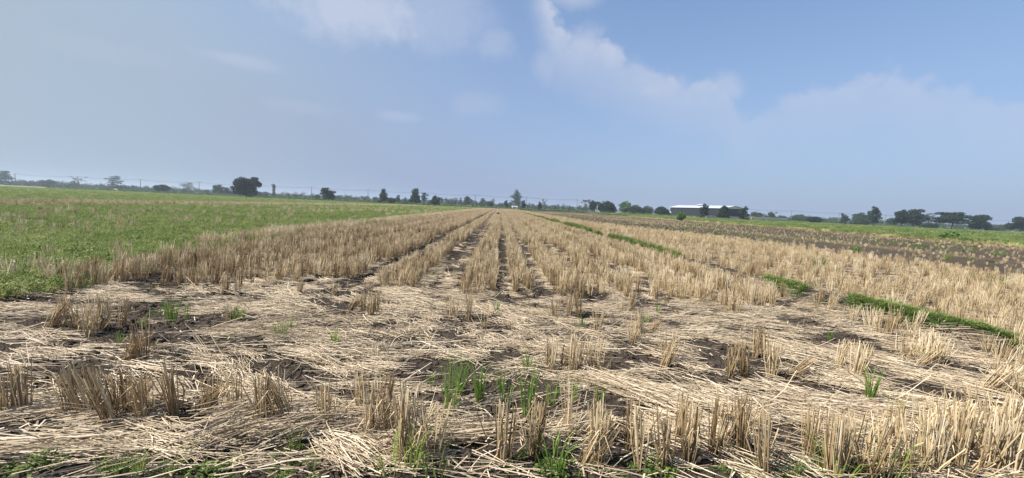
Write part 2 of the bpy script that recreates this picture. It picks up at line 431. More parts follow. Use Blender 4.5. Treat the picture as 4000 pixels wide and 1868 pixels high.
def build_ground():
    X = line_set(-8.5, 8.5, .038, 1.06, 5200)
    X = np.unique(np.concatenate([X, [-41.5, -40.5, -33.5, -32.5, 47.3, 48.3, 9.6, 10.6, 11, 12, 13, 14, 15, 16, 17, 18, 19, 20, 22, 24]]))
    Y = list(np.arange(1.6, 9.0, .036)); s = .036
    while Y[-1] < 5200: s *= 1.045; Y.append(Y[-1] + s)
    Y = np.array([-60, -25, -10, -4, -1.5, 0, .8, 1.3] + Y)
    gx, gy = np.meshgrid(X, Y)
    x, y = gx.ravel(), gy.ravel()
    z = H(x, y)
    V = np.stack([x, y, z], 1)
    nx, ny = len(X), len(Y)
    i = (np.arange(ny - 1)[:, None] * nx + np.arange(nx - 1)[None, :]).ravel()
    Q = np.stack([i, i + 1, i + nx + 1, i + nx], 1)
    # colours of the ground itself
    soil = np.array([.058, .046, .037]); straw = np.array([.44, .345, .235]); stubf = np.array([.33, .245, .14]); grn = np.array([.125, .165, .05])
    pale = np.array([.27, .25, .15]); brn = np.array([.22, .165, .115]); dark = np.array([.074, .057, .041])
    C = np.tile(soil, (len(x), 1)).astype(float)
    def put(mask, col): C[:] = C * (1 - mask[:, None]) + col * mask[:, None]
    main = sm(-7.3, -6.6, x) * (1 - sm(-.4, -.1, x - bundx(y)))
    far = sm(15, 55, y)
    n1 = fbm(x * 1.1, y * .35, 4, 21)
    put(main * far * (.55 + .4 * sm(.35, .6, n1)) * (1 - .55 * np.clip(track(x) / .075, 0, 1)), straw * .6 + stubf * .4)
    rightf = sm(.1, .5, x - bundx(y)) * (1 - sm(-1.2, 1.2, x - dark_edge(y)))
    put(rightf * sm(8, 30, y) * (.55 + .4 * sm(.35, .6, n1)), stubf)
    dk = sm(-1.2, 1.2, x - dark_edge(y)) * (1 - sm(46.8, 48.2, x))
    stripe = sm(.45, .6, vnoise(x * .33, y * .03, 33))
    put(dk, dark); put(dk * (.05 + .4 * stripe) * sm(.4, .65, fbm(x * .5, y * .12, 3, 34)), brn)
    put(dk * sm(.55, .7, fbm(x * .25, y * .06, 3, 35)) * .3, grn * .6)
    left = 1 - sm(-7.2, -6.7, x)
    n2 = fbm(x * .16, y * .16, 4, 23)
    put(left * sm(6, 16, np.hypot(x, y)), grn)
    put(left * sm(.52, .7, n2) * .4, pale)
    put(np.exp(-((x + 7.65) / .4) ** 4) * .8 * sm(9, 14, y), straw * .8)
    put(sm(-41.6, -40.5, x) * (1 - sm(-33.5, -32.4, x)) * .8, brn * 1.15)
    put((1 - sm(-70, -66, x)) * sm(.4, .6, vnoise(x * .03, y * .012, 41)) * .45, pale)
    put(sm(47.3, 48.3, x), grn * .75 + pale * .25)
    put(sm(47.3, 48.3, x) * sm(.45, .62, fbm(x * .05, y * .03, 4, 25)) * .7, np.array([.30, .285, .13]))
    end = sm(215, 235, y + .06 * x)              # beyond the far bund: pale grass and fallow land
    put(end, pale); put(end * sm(.42, .6, fbm(x * .006, y * .05, 3, 43)) * .7, grn * .8)
    put(np.exp(-((y + .05 * x - 226) / 5) ** 4), np.array([.05, .065, .03]))
    jit = (fbm(x * .9, y * .9, 4, 50) - .5)[:, None]
    C = np.clip(C * (1 + .5 * jit), .01, 1)
    m_, T, bs, out = new_mat('field_ground')
    pos = T.n('ShaderNodeNewGeometry').outputs['Position']
    zc = T.n('ShaderNodeAttribute', attribute_name='zone').outputs['Color']
    n = T.noise(pos, 7, 8, .65)
    nb = T.noise(pos, 45, 6, .65)
    fac = T.math('ADD', T.math('MULTIPLY', n, .9), T.math('MULTIPLY', nb, .8))
    col = T.mix(1.0, zc, T.ramp(T.math('MULTIPLY', fac, .6), [(.2, (.55, .55, .55)), (.8, (1.45, 1.42, 1.38))]), 'MULTIPLY')
    T.link(col, bs.inputs['Base Color'])
    bs.inputs['Roughness'].default_value = .92
    bs.inputs['Specular IOR Level'].default_value = .15
    vor = T.n('ShaderNodeTexVoronoi', feature='DISTANCE_TO_EDGE'); vor.inputs['Scale'].default_value = 13
    T.link(pos, vor.inputs['Vector'])
    crack = T.sstep(vor.outputs['Distance'], 0.0, .09)
    bh = T.math('ADD', T.math('MULTIPLY', crack, .7), T.math('ADD', n, nb))
    b = T.n('ShaderNodeBump'); b.inputs['Strength'].default_value = 1.0; b.inputs['Distance'].default_value = .03
    T.link(bh, b.inputs['Height']); T.link(b.outputs[0], bs.inputs['Normal'])
    me = mesh_np('ground', V, Q, m_, colors={'zone': np.concatenate([C, np.ones((len(C), 1))], 1)}, smooth=True)
    o = link('ground', me)
    o['kind'] = 'structure'
    tag(o, 'cracked dark field soil under straw, with green fields further off', 'ground')
    return o
build_ground()

def Hs(x, y): return float(H(np.array([x]), np.array([y]))[0])

# ------------------------------------------------------------------ instanced masses ("stuff")
def scatter(name, P, rotz, tilt, scale, protos, label, cat, idx=None):
    """one object of kind stuff: points that carry copies of plants or bundles standing in the scene"""
    n = len(P)
    me = bpy.data.meshes.new(name)
    me.vertices.add(n); me.vertices.foreach_set('co', np.asarray(P, np.float32).ravel())
    rot = np.zeros((n, 3), np.float32); rot[:, 2] = rotz
    rot[:, 0] = tilt * rng.normal(size=n); rot[:, 1] = tilt * rng.normal(size=n)
    a = me.attributes.new('rot', 'FLOAT_VECTOR', 'POINT'); a.data.foreach_set('vector', rot.ravel())
    sc = np.asarray(scale, np.float32)
    if sc.ndim == 1: sc = np.stack([sc, sc, sc], 1)
    a = me.attributes.new('size', 'FLOAT_VECTOR', 'POINT'); a.data.foreach_set('vector', sc.astype(np.float32).ravel())
    a = me.attributes.new('pick', 'INT', 'POINT')
    a.data.foreach_set('value', (rng.integers(0, len(protos), n) if idx is None else idx).astype(np.int32))
    o = link(name, me)
    g = bpy.data.node_groups.new(name, 'GeometryNodeTree')
    g.interface.new_socket('Geometry', in_out='INPUT', socket_type='NodeSocketGeometry')
    g.interface.new_socket('Geometry', in_out='OUTPUT', socket_type='NodeSocketGeometry')
    gi = g.nodes.new('NodeGroupInput'); go = g.nodes.new('NodeGroupOutput')
    iop = g.nodes.new('GeometryNodeInstanceOnPoints')
    g.links.new(gi.outputs[0], iop.inputs['Points'])
    jo = g.nodes.new('GeometryNodeJoinGeometry')
    for p in protos[::-1]:
        oi = g.nodes.new('GeometryNodeObjectInfo'); oi.transform_space = 'ORIGINAL'
        oi.inputs['Object'].default_value = p; oi.inputs['As Instance'].default_value = True
        g.links.new(oi.outputs['Geometry'], jo.inputs[0])
    g.links.new(jo.outputs[0], iop.inputs['Instance'])
    iop.inputs['Pick Instance'].default_value = True
    def na(nm, t):
        x = g.nodes.new('GeometryNodeInputNamedAttribute'); x.data_type = t; x.inputs['Name'].default_value = nm
        return x.outputs[0]
    g.links.new(na('pick', 'INT'), iop.inputs['Instance Index'])
    er = g.nodes.new('FunctionNodeEulerToRotation'); g.links.new(na('rot', 'FLOAT_VECTOR'), er.inputs[0])
    g.links.new(er.outputs[0], iop.inputs['Rotation'])
    g.links.new(na('size', 'FLOAT_VECTOR'), iop.inputs['Scale'])
    g.links.new(iop.outputs[0], go.inputs[0])
    mo = o.modifiers.new('scatter', 'NODES'); mo.node_group = g
    tag(o, label, cat, kind='stuff')
    return o

# ------------------------------------------------------------------ stubble clumps
def clump_mesh(name, n=38, h=.36, r=.042, spread=.10, lean=(0, 0), messy=.15, tint=.5, leaves=7, thick=.0034, hvar=.09):
    a = rng.random(n) * 2 * math.pi; q = np.sqrt(rng.random(n)) * r
    P0 = np.stack([q * np.cos(a) * 1.15, q * np.sin(a), np.full(n, -.03)], 1)
    out = np.stack([np.cos(a), np.sin(a)], 1) * (q / r)[:, None] * spread
    dx = out[:, 0] + lean[0] + rng.normal(size=n) * .05
    dy = out[:, 1] + lean[1] + rng.normal(size=n) * .05
    L = h * (1 + rng.normal(size=n) * hvar); L = np.clip(L, h * .35, h * 1.25)
    mess = rng.random(n) < messy
    dx[mess] += rng.normal(size=mess.sum()) * .45; dy[mess] += rng.normal(size=mess.sum()) * .45
    L[mess] *= .5 + .5 * rng.random(mess.sum())
    D = np.stack([dx, dy, np.ones(n)], 1); D /= np.linalg.norm(D, axis=1, keepdims=True)
    P1 = P0 + D * (L[:, None] + .03)
    bend = rng.normal(size=(n, 3)) * np.where(rng.random(n) < .14, .022, .005)[:, None]
    V, Q, k = stems(P0, P1, thick * (.7 + .6 * rng.random(n)), bend)
    tn = np.clip(tint + rng.normal(size=n) * .23, 0, 1)
    mb = MB()
    vt = tn[k]
    zz = V[:, 2]
    vt = vt + .34 * (np.clip(zz / h, 0, 1) - .62)       # brown sheaths at the foot; also paints in the rows' shaded sides, lit tops
    mb.add(V, None, Q, vt)
    for i in range(leaves):                                 # dry leaf blades folding down from the stems
        s = rng.integers(n); t0 = .25 + .65 * rng.random()
        p = P0[s] * (1 - t0) + P1[s] * t0
        th = rng.random() * 6.28; l = .05 + .10 * rng.random()
        d = np.array([math.cos(th), math.sin(th), .5]); e = np.array([math.cos(th), math.sin(th), -.9])
        p1 = p + d * l * .5; p2 = p1 + e * l * .6
        wv = np.array([-math.sin(th), math.cos(th), 0]) * .003
        mb.add([p - wv, p + wv, p1 + wv, p1 - wv, p2], [(3, 2, 4)], [(0, 1, 2, 3)], tint - .05 + .12 * rng.normal())
    return mb.mesh(name, STUB)

upright = [clump_mesh('stubble_clump', n=int(26 + 12 * rng.random()), h=.33 + .05 * rng.random(), r=.030 + .012 * rng.random(), spread=.03 + .07 * rng.random(), lean=tuple(rng.normal(size=2) * .06), messy=.04 + .07 * rng.random(), tint=.5 + .16 * rng.random()) for _ in range(9)]
brown = [clump_mesh('stubble_clump', n=28, h=.35, r=.034, spread=.05, lean=tuple(rng.normal(size=2) * .08), messy=.07, tint=.30 + .1 * rng.random()) for _ in range(4)]
ragged = [clump_mesh('stubble_clump', n=int(26 + 12 * rng.random()), h=.30 + .06 * rng.random(), r=.045, spread=.2, lean=tuple(rng.normal(size=2) * .12), messy=.3, tint=.58, leaves=16, hvar=.2) for _ in range(6)]
thin = [clump_mesh('stubble_clump', n=14, h=.36, r=.03, spread=.2, lean=tuple(rng.normal(size=2) * .06), messy=.1, tint=.6, leaves=3) for _ in range(3)]
pale_c = [clump_mesh('stubble_clump', n=30, h=.34, r=.05, spread=.22, lean=tuple(rng.normal(size=2) * .1), messy=.2, tint=.95, leaves=8) for _ in range(3)]
leanR = [clump_mesh('stubble_clump', n=36, h=.36, r=.04, spread=.08, lean=(.55, 0), messy=.1, tint=.5), clump_mesh('stubble_clump', n=36, h=.36, r=.04, spread=.08, lean=(.9, -.2), messy=.2, tint=.42)]
leanL = [clump_mesh('stubble_clump', n=36, h=.36, r=.04, spread=.08, lean=(-.35, 0), messy=.1, tint=.5)]
SETS = {'u': upright, 'b': brown, 'r': ragged, 't': thin, 'w': pale_c, 'R': leanR, 'L': leanL}
ORD = ['first', 'second', 'third', 'fourth', 'fifth', 'sixth', 'seventh', 'eighth', 'ninth', 'tenth', 'eleventh', 'twelfth', 'thirteenth', 'fourteenth', 'fifteenth', 'sixteenth', 'seventeenth', 'eighteenth', 'nineteenth', 'twentieth']
TENS = ['', '', 'twenty', 'thirty', 'forty', 'fifty', 'sixty', 'seventy', 'eighty', 'ninety']
def ordinal(i):                                             # 0-based
    n = i + 1
    if n <= 20: return ORD[n - 1]
    if n % 10 == 0: return TENS[n // 10][:-1] + 'ieth' if n < 100 else str(n)
    return TENS[n // 10 % 10] + '-' + ORD[n % 10 - 1]

LOOK = {'u': 'upright tan', 'b': 'brown upright', 'r': 'ragged splayed', 't': 'thin sparse', 'w': 'bleached pale', 'R': 'right-leaning tan', 'L': 'left-leaning tan'}
PLACED = []                                                  # (x, y, scale, rot, kind, zone, order)

FRONT = [(25, 1630, 'u', 1.05), (90, 1624, 'u', 1.1), (270, 1640, 'b', .9), (345, 1636, 'L', 1.1), (385, 1610, 'b', 1.0), (440, 1668, 'L', 1.15), (475, 1640, 'b', 1.0), (568, 1649, 'u', 1.05), (500, 1620, 'R', .9), (690, 1643, 'u', 1.25), (735, 1640, 'R', .95), (836, 1649, 't', 1.05), (913, 1643, 'u', 1.05),
         (1038, 1700, 'u', 1.25), (1075, 1690, 'r', 1.2), (1140, 1694, 'L', 1.1), (1281, 1688, 't', 1.1), (1265, 1660, 'u', .85), (1409, 1611, 'u', .95), (1440, 1713, 'u', 1.1), (1498, 1662, 'b', 1.05), (1520, 1690, 'r', 1.0), (1575, 1796, 'u', 1.35), (1605, 1770, 'r', 1.2), (1690, 1796, 't', 1.25), (1964, 1809, 'b', 1.3),
         (2083, 1802, 'b', 1.1), (2100, 1780, 'u', .95), (2217, 1713, 't', 1.1), (2275, 1828, 'R', 1.0), (2338, 1822, 'u', 1.2), (2320, 1760, 'b', 1.05), (2460, 1764, 'b', 1.05), (2504, 1847, 't', 1.2), (2594, 1841, 'u', 1.1), (2645, 1726, 'b', .95), (2683, 1822, 'u', 1.35), (2792, 1777, 'b', 1.15), (2830, 1750, 'R', .95), (2894, 1790, 'b', 1.2), (2983, 1860, 'u', 1.3),
         (3153, 1796, 'b', 1.05), (3249, 1860, 'u', 1.2), (3275, 1840, 'u', 1.1), (3313, 1777, 'b', .9), (3383, 1862, 'r', 1.2), (3498, 1764, 'b', .95), (3555, 1700, 'R', .95), (3600, 1810, 'u', 1.2), (3640, 1850, 'u', 1.15), (3734, 1834, 'u', 1.15), (3670, 1740, 'r', 1.1),
         (3790, 1780, 'r', 1.2), (3850, 1850, 'u', 1.2), (3905, 1800, 'r', 1.2), (3960, 1850, 'r', 1.25), (3820, 1700, 'r', 1.15), (3890, 1720, 'r', 1.1), (3950, 1760, 'r', 1.2), (3985, 1690, 'r', 1.1), (3700, 1790, 'r', 1.2), (3560, 1862, 'r', 1.2), (3450, 1855, 't', 1.2), (3760, 1862, 'r', 1.2), (3930, 1865, 'u', 1.2)]
MID = [(185, 1285, 'R', 1.05), (249, 1279, 'u', 1.1), (300, 1290, 'r', 1.0), (345, 1315, 'r', 1.25), (370, 1308, 'r', 1.2), (402, 1298, 'u', 1.2), (479, 1285, 'b', 1.0), (485, 1432, 'R', .9), (562, 1425, 't', 1.3), (545, 1420, 'r', .9), (894, 1266, 't', .8), (881, 1151, 'u', 1.05), (932, 1151, 't', 1.0), (1357, 1228, 'R', .95), (1421, 1228, 'u', 1.0),
       (1447, 1247, 'u', 1.1), (1469, 1234, 'u', 1.05), (1757, 1247, 't', 1.1), (1779, 1234, 'r', .9), (1830, 1253, 'u', 1.15), (1894, 1292, 't', 1.0), (1447, 1145, 't', .9), (1300, 1160, 'r', .7), (1170, 1155, 'u', .9), (2166, 1247, 'r', 1.05), (2220, 1240, 'u', 1.1), (2259, 1247, 'b', 1.1), (2329, 1311, 't', 1.05), (2472, 1349, 'r', 1.1), (2501, 1323, 'u', 1.05), (2530, 1318, 'R', .8),
       (2147, 1464, 'u', 1.05), (2198, 1457, 'b', .8), (2236, 1470, 'u', 1.2), (2260, 1460, 'r', 1.1), (2313, 1457, 't', 1.1), (2330, 1470, 'r', .9), (2587, 1445, 'R', .95), (2600, 1430, 't', 1.1), (2849, 1483, 'u', 1.1), (2907, 1489, 'b', 1.2), (2951, 1406, 'u', 1.0), (2985, 1415, 'b', 1.0), (2421, 1228, 't', .9), (2460, 1228, 'b', 1.05),
       (3013, 1483, 'u', 1.25), (3070, 1483, 'R', .9), (3275, 1445, 'u', .95), (3338, 1483, 'u', 1.1), (3360, 1470, 't', 1.1), (3575, 1432, 'R', .9), (3540, 1415, 'r', 1.1), (3610, 1420, 'r', 1.2), (3640, 1428, 'r', 1.1), (3670, 1425, 'u', 1.0), (3600, 1395, 'r', 1.1), (3650, 1400, 'u', 1.0), (3434, 1317, 't', 1.2), (3470, 1325, 'u', 1.0), (3492, 1291, 't', 1.1), (3560, 1340, 'r', 1.0), (3824, 1547, 'R', 1.0), (3894, 1547, 'R', 1.05), (3960, 1560, 'r', 1.0), (3140, 1160, 'u', 1.1), (190, 1125, 'w', 1.1), (262, 1112, 'w', 1.15), (330, 1115, 'w', 1.1), (2200, 1095, 'w', 1.0), (3400, 1290, 'w', 1.1)]
def put_list(lst, zone):
    for (px, py, k, s) in sorted(lst, key=lambda q: q[0]):
        x, y = gpt(px, min(py, 1866))
        PLACED.append([x, y, s * (.84 if zone == 'front' else .82), rng.normal() * .25 if k in 'RL' else rng.random() * 6.28, k, zone])
put_list(FRONT, 'front'); put_list(MID, 'mid')

BNAME = ['row edging the green field', 'second row from the green field', 'third row from the green field', 'row left of the dark track', 'row right of the dark track', 'narrow middle row', 'row along the centre furrow', 'row past the centre furrow', 'patchy pale row', 'row beyond pale straw', 'wide right stand', 'stand edging the bund']
ends = rng.normal(size=60) * .18
rows = []
for bi, (xa, xb) in enumerate(BANDS):
    k = max(2, int(round((xb - xa) / .25)) + 1)
    for q in range(k): rows.append((bi, xa + (xb - xa) * q / (k - 1)))
RP = []
for ri, (bi, rx) in enumerate(rows):
    y0 = 6.55 + ends[ri] + .25 * math.sin(rx * 1.3) + (.5 if bi in (4, 3) else 0) - (.35 if -8 < rx < -4 else 0)
    ys = np.arange(y0, 222, .165); ys = ys + rng.normal(size=len(ys)) * .025
    gap = fbm(np.full_like(ys, rx * 1.1), ys * .22, 3, 60)
    keep = rng.random(len(ys)) > (.03 + .8 * sm(.54 if bi >= 8 else .62, .70 if bi >= 8 else .75, gap) + (.35 if bi == 8 else 0))
    xs = rx + .06 * (fbm(ys * .15, ys * 0 + bi, 2, 61) - .5) * 2 + rng.normal(size=len(ys)) * .02
    
    RP += [(x_, y_, bi) for x_, y_ in zip(xs[keep], ys[keep])]
# irregular stubble right of the bund
yy = np.arange(3.4, 215, .245); xx = np.arange(5.3, 17, .27)
gx, gy = np.meshgrid(xx, yy)
gx = gx.ravel() + rng.normal(size=gx.size) * .05; gy = gy.ravel() + rng.normal(size=gy.size) * .06
ok = ((gx > bundx(gy) + .33) | ((rng.random(gx.size) < .4) & (gy < 16))) & (gx < dark_edge(gy) + rng.normal(size=gx.size) * .5) & (rng.random(gx.size) > .1 + .6 * sm(.55, .7, fbm(gx * .5, gy * .4, 3, 62)))
RP += [(a, b, 20) for a, b in zip(gx[ok], gy[ok])]
# sparse grey-tan stubble on the dark strip
gx, gy = np.meshgrid(np.arange(8, 48, .3), np.arange(10, 150, .42))
gx = gx.ravel() + rng.normal(size=gx.size) * .06; gy = gy.ravel() + rng.normal(size=gy.size) * .1
den = .12 + .30 * sm(.42, .6, vnoise(gx * .33, gy * .03, 33))
ok = (gx > dark_edge(gy)) & (gx < 47.6) & (rng.random(gx.size) < den)
RP += [(a, b, 21) for a, b in zip(gx[ok], gy[ok])]
# bleached stubble showing through the green field
for (xa, xb, dens, code) in ((-8.05, -7.3, 22, 22), (-33, -8.1, .42, 23), (-7.3, -6.6, 4.0, 23), (-41, -33, 2.0, 24)):
    n = int((xb - xa) * 190 * dens)
    x_ = xa + (xb - xa) * rng.random(n); y_ = 5.5 + 190 * rng.random(n) ** 1.15
    ok = fbm(x_ * .3, y_ * .22, 3, 63) > (.25 if code in (22, 24) else .47)
    if code == 22: ok &= y_ > 9.5 + rng.random(n) * 4
    RP += [(a, b, code) for a, b in zip(x_[ok], y_[ok])]
RP = np.array(RP)
# keep what the frame can see (plus a margin all round)
inv = np.array([[RX[i] for i in range(3)], [UX[i] for i in range(3)], [F[i] for i in range(3)]])
rel = np.stack([RP[:, 0], RP[:, 1], np.full(len(RP), -CAM_H)], 1) @ inv.T
u = rel[:, 0] / rel[:, 2]
RP = RP[(rel[:, 2] > .5) & (np.abs(u) < 1.6)]
dist = np.hypot(RP[:, 0], RP[:, 1])
inframe = np.abs(((rel[:, 0] / rel[:, 2])[(rel[:, 2] > .5) & (np.abs(u) < 1.6)])) < 1.27
order = np.argsort(np.where(inframe & (RP[:, 2] < 21), dist, dist + 1e4))
nsingle = 298 - len(PLACED)
single, rest = order[:nsingle], order[nsingle:]
for i in single:
    x, y, code = RP[i]
    k = rng.choice(['u', 'u', 'u', 'u', 'r', 'b', 't']) if code < 20 else rng.choice(['u', 'r', 'r', 't', 'b'])
    if 2.0 < x < 6: k = rng.choice(['u', 'u', 'u', 't', 'r'])
    PLACED.append([x, y, (.8 if code < 20 else .72) + .22 * rng.random(), rng.random() * 6.28, k, int(code)])

counts = {}
REP = {}
from collections import defaultdict
byz = defaultdict(list)
for p in PLACED: byz[p[5]].append(p)
for z, lst in byz.items():
    if z in ('front', 'mid'): lst.sort(key=lambda p: math.atan2(p[0], p[1]))
    else: lst.sort(key=lambda p: p[1])
    for i, (x, y, s, rz, k, _) in enumerate(lst):
        me = random.choice(SETS[k])
        o = link('stubble_clump', me, loc=(x, y, Hs(x, y)))
        o.rotation_euler = (0, 0, rz); o.scale = (s * 1.02, s * 1.02, s)
        od = ordinal(i)
        if z == 'front': lab, grp = f'{LOOK[k]} stubble clump, {od} from the left in the front rank', 'stubble clumps of the front rank'
        elif z == 'mid': lab, grp = f'{LOOK[k]} stubble clump on the flattened straw headland, {od} from the left', 'stubble clumps scattered on the headland'
        elif z == 20: lab, grp = f'{LOOK[k]} stubble clump right of the grassy bund, {od} nearest', 'stubble clumps right of the bund'
        else: lab, grp = f'{LOOK[k]} clump, {od} from the near end of the {BNAME[z]}', 'stubble clumps in the standing rows'
        tag(o, lab, 'stubble', grp)
        REP.setdefault(me.name, (k, o))
protoU = [o for k, o in REP.values() if k == 'u']; protoB = [o for k, o in REP.values() if k == 'b']
protoRg = [o for k, o in REP.values() if k == 'r']; protoT = [o for k, o in REP.values() if k == 't']
protoW = [o for k, o in REP.values() if k == 'w']
allp = protoU + protoB + protoRg + protoT + protoW
nu, nb_, nr, nt_ = len(protoU), len(protoB), len(protoRg), len(protoT)
def pick(n, wu, wb, wr, wt, ww=0):
    c_ = rng.choice(5, n, p=np.array([wu, wb, wr, wt, ww]) / (wu + wb + wr + wt + ww))
    base = np.array([0, nu, nu + nb_, nu + nb_ + nr, nu + nb_ + nr + nt_]); cnt = np.array([nu, nb_, nr, nt_, len(protoW)])
    return base[c_] + (rng.random(n) * cnt[c_]).astype(int)
Q = RP[rest]
def lay(sel, name, label, weights, smin, smax, zs=1.0):
    q = Q[sel]
    d = np.hypot(q[:, 0], q[:, 1])
    far = d > 90
    keep = ~far | (rng.random(len(q)) < np.clip(90 / d, .35, 1))
    q = q[keep]; d = d[keep]
    s = smin + (smax - smin) * rng.random(len(q))
    wide = np.clip(d / 80, 1, 1.35)
    scatter(name, np.stack([q[:, 0], q[:, 1], H(q[:, 0], q[:, 1])], 1), rng.random(len(q)) * 6.28, .07, np.stack([s * wide, s * wide, s * zs], 1), allp, label, 'stubble', pick(len(q), *weights))
cz = Q[:, 2]
lay(cz < 20, 'standing_stubble', 'rows of standing tan rice stubble running back to the far bund', (5, 1.0, .5, .7, .6), .78, 1.02)
lay(cz == 20, 'ragged_stubble', 'uneven pale stubble right of the grassy bund', (2.6, 1.2, 2.2, .8, .8), .6, .92)
lay(cz == 21, 'sparse_stubble', 'short sparse grey-brown stubble on the dark strip', (1.5, 1.2, 2, 1, .8), .42, .66, .72)
lay(cz >= 22, 'bleached_stubble', 'bleached stubble showing among the weeds of the green field', (.4, 0, .8, .4, 4), .95, 1.3)

# ------------------------------------------------------------------ flattened straw
def bundle(n, length, width, thick, fan=.12, curve=0.0, lift=.03, tint=.6):
    a = rng.normal(size=n) * fan
    off = (rng.random(n) - .5) * width
    L = length * (.25 + .7 * rng.random(n))
    sh = (rng.random(n) - .5) * length * .5
    z = rng.random(n) * lift + .008
    d = np.stack([np.cos(a), np.sin(a), rng.normal(size=n) * .05], 1)
    c0_ = np.stack([sh, off + curve * sh, z], 1)
    P0 = c0_ - d * L[:, None] / 2; P1 = c0_ + d * L[:, None] / 2
    V, Q_, k = stems(P0, P1, thick * (.65 + .7 * rng.random(n)), rng.normal(size=(n, 3)) * np.array([.028, .028, .010]), tip=.75)
    return V, Q_, np.clip(tint + rng.normal(size=n) * .22, 0, 1)[k]

def straw_bundle(px, py, ang, label, n=70, length=.5, width=.22, lift=.07, fan=.1, tint=.6):
    V, Q_, t = bundle(int(n * 1.35), length, width, .0027, fan * 1.7, 0, lift, tint - .08)
    x, y = gpt(px, py)
    o = link('straw_bundle', mesh_np('straw_bundle', V, Q_, LITTER, {'tint': t}), loc=(x, y, Hs(x, y) + .012))
    o.rotation_euler = (0, 0, R(ang))
    return tag(o, label, 'straw', 'combed bundles of flattened straw')
SB = [straw_bundle(1350, 1800, -38, 'pale straw bundle combed flat at the bottom edge left of the thick front clump', 90, .5, .2),
      straw_bundle(2450, 1535, -35, 'slanting bundle of pale straw in the middle of the headland beside bare soil', 120, .7, .32),
      straw_bundle(640, 1745, -14, 'flat bundle of straw in front of the clumps at the lower left', 100, .65, .25),
      straw_bundle(3330, 1620, -12, 'flat straw bundle lying behind the front clumps at the lower right', 110, .75, .22),
      straw_bundle(1120, 1720, 38, 'heap of slanting straw propped against the front clumps', 90, .55, .26, .16, .2),
      straw_bundle(930, 1700, 40, 'loose sheaf of long straw leaning beside the left front clumps', 80, .6, .28, .18, .22),
      straw_bundle(2260, 1690, 25, 'small fan of straw spread over dark soil behind the front rank', 60, .55, .14),
      straw_bundle(1850, 1725, 12, 'greyish straw bundle beside green creeping weeds', 70, .5, .13, .05, .08, .45),
      straw_bundle(250, 1790, 3, 'straw mat lying along the lower left edge of the field', 120, .8, .22)]

def cover(x, y):
    hd = 1 - sm(6.4, 7.6, y)
    inter = np.zeros_like(x)
    for (a, b) in BANDS: inter = np.maximum(inter, sm(a - .08, a + .05, x) * (1 - sm(b - .05, b + .08, x)))
    rowz = sm(6.2, 7, y) * (1 - .55 * inter) * (1 - .8 * np.clip(track(x) / .075, 0, 1))
    c_ = np.maximum(hd, rowz)
    return c_ * (1 - .97 * bare(x, y)) * sm(2.0, 2.35, y)

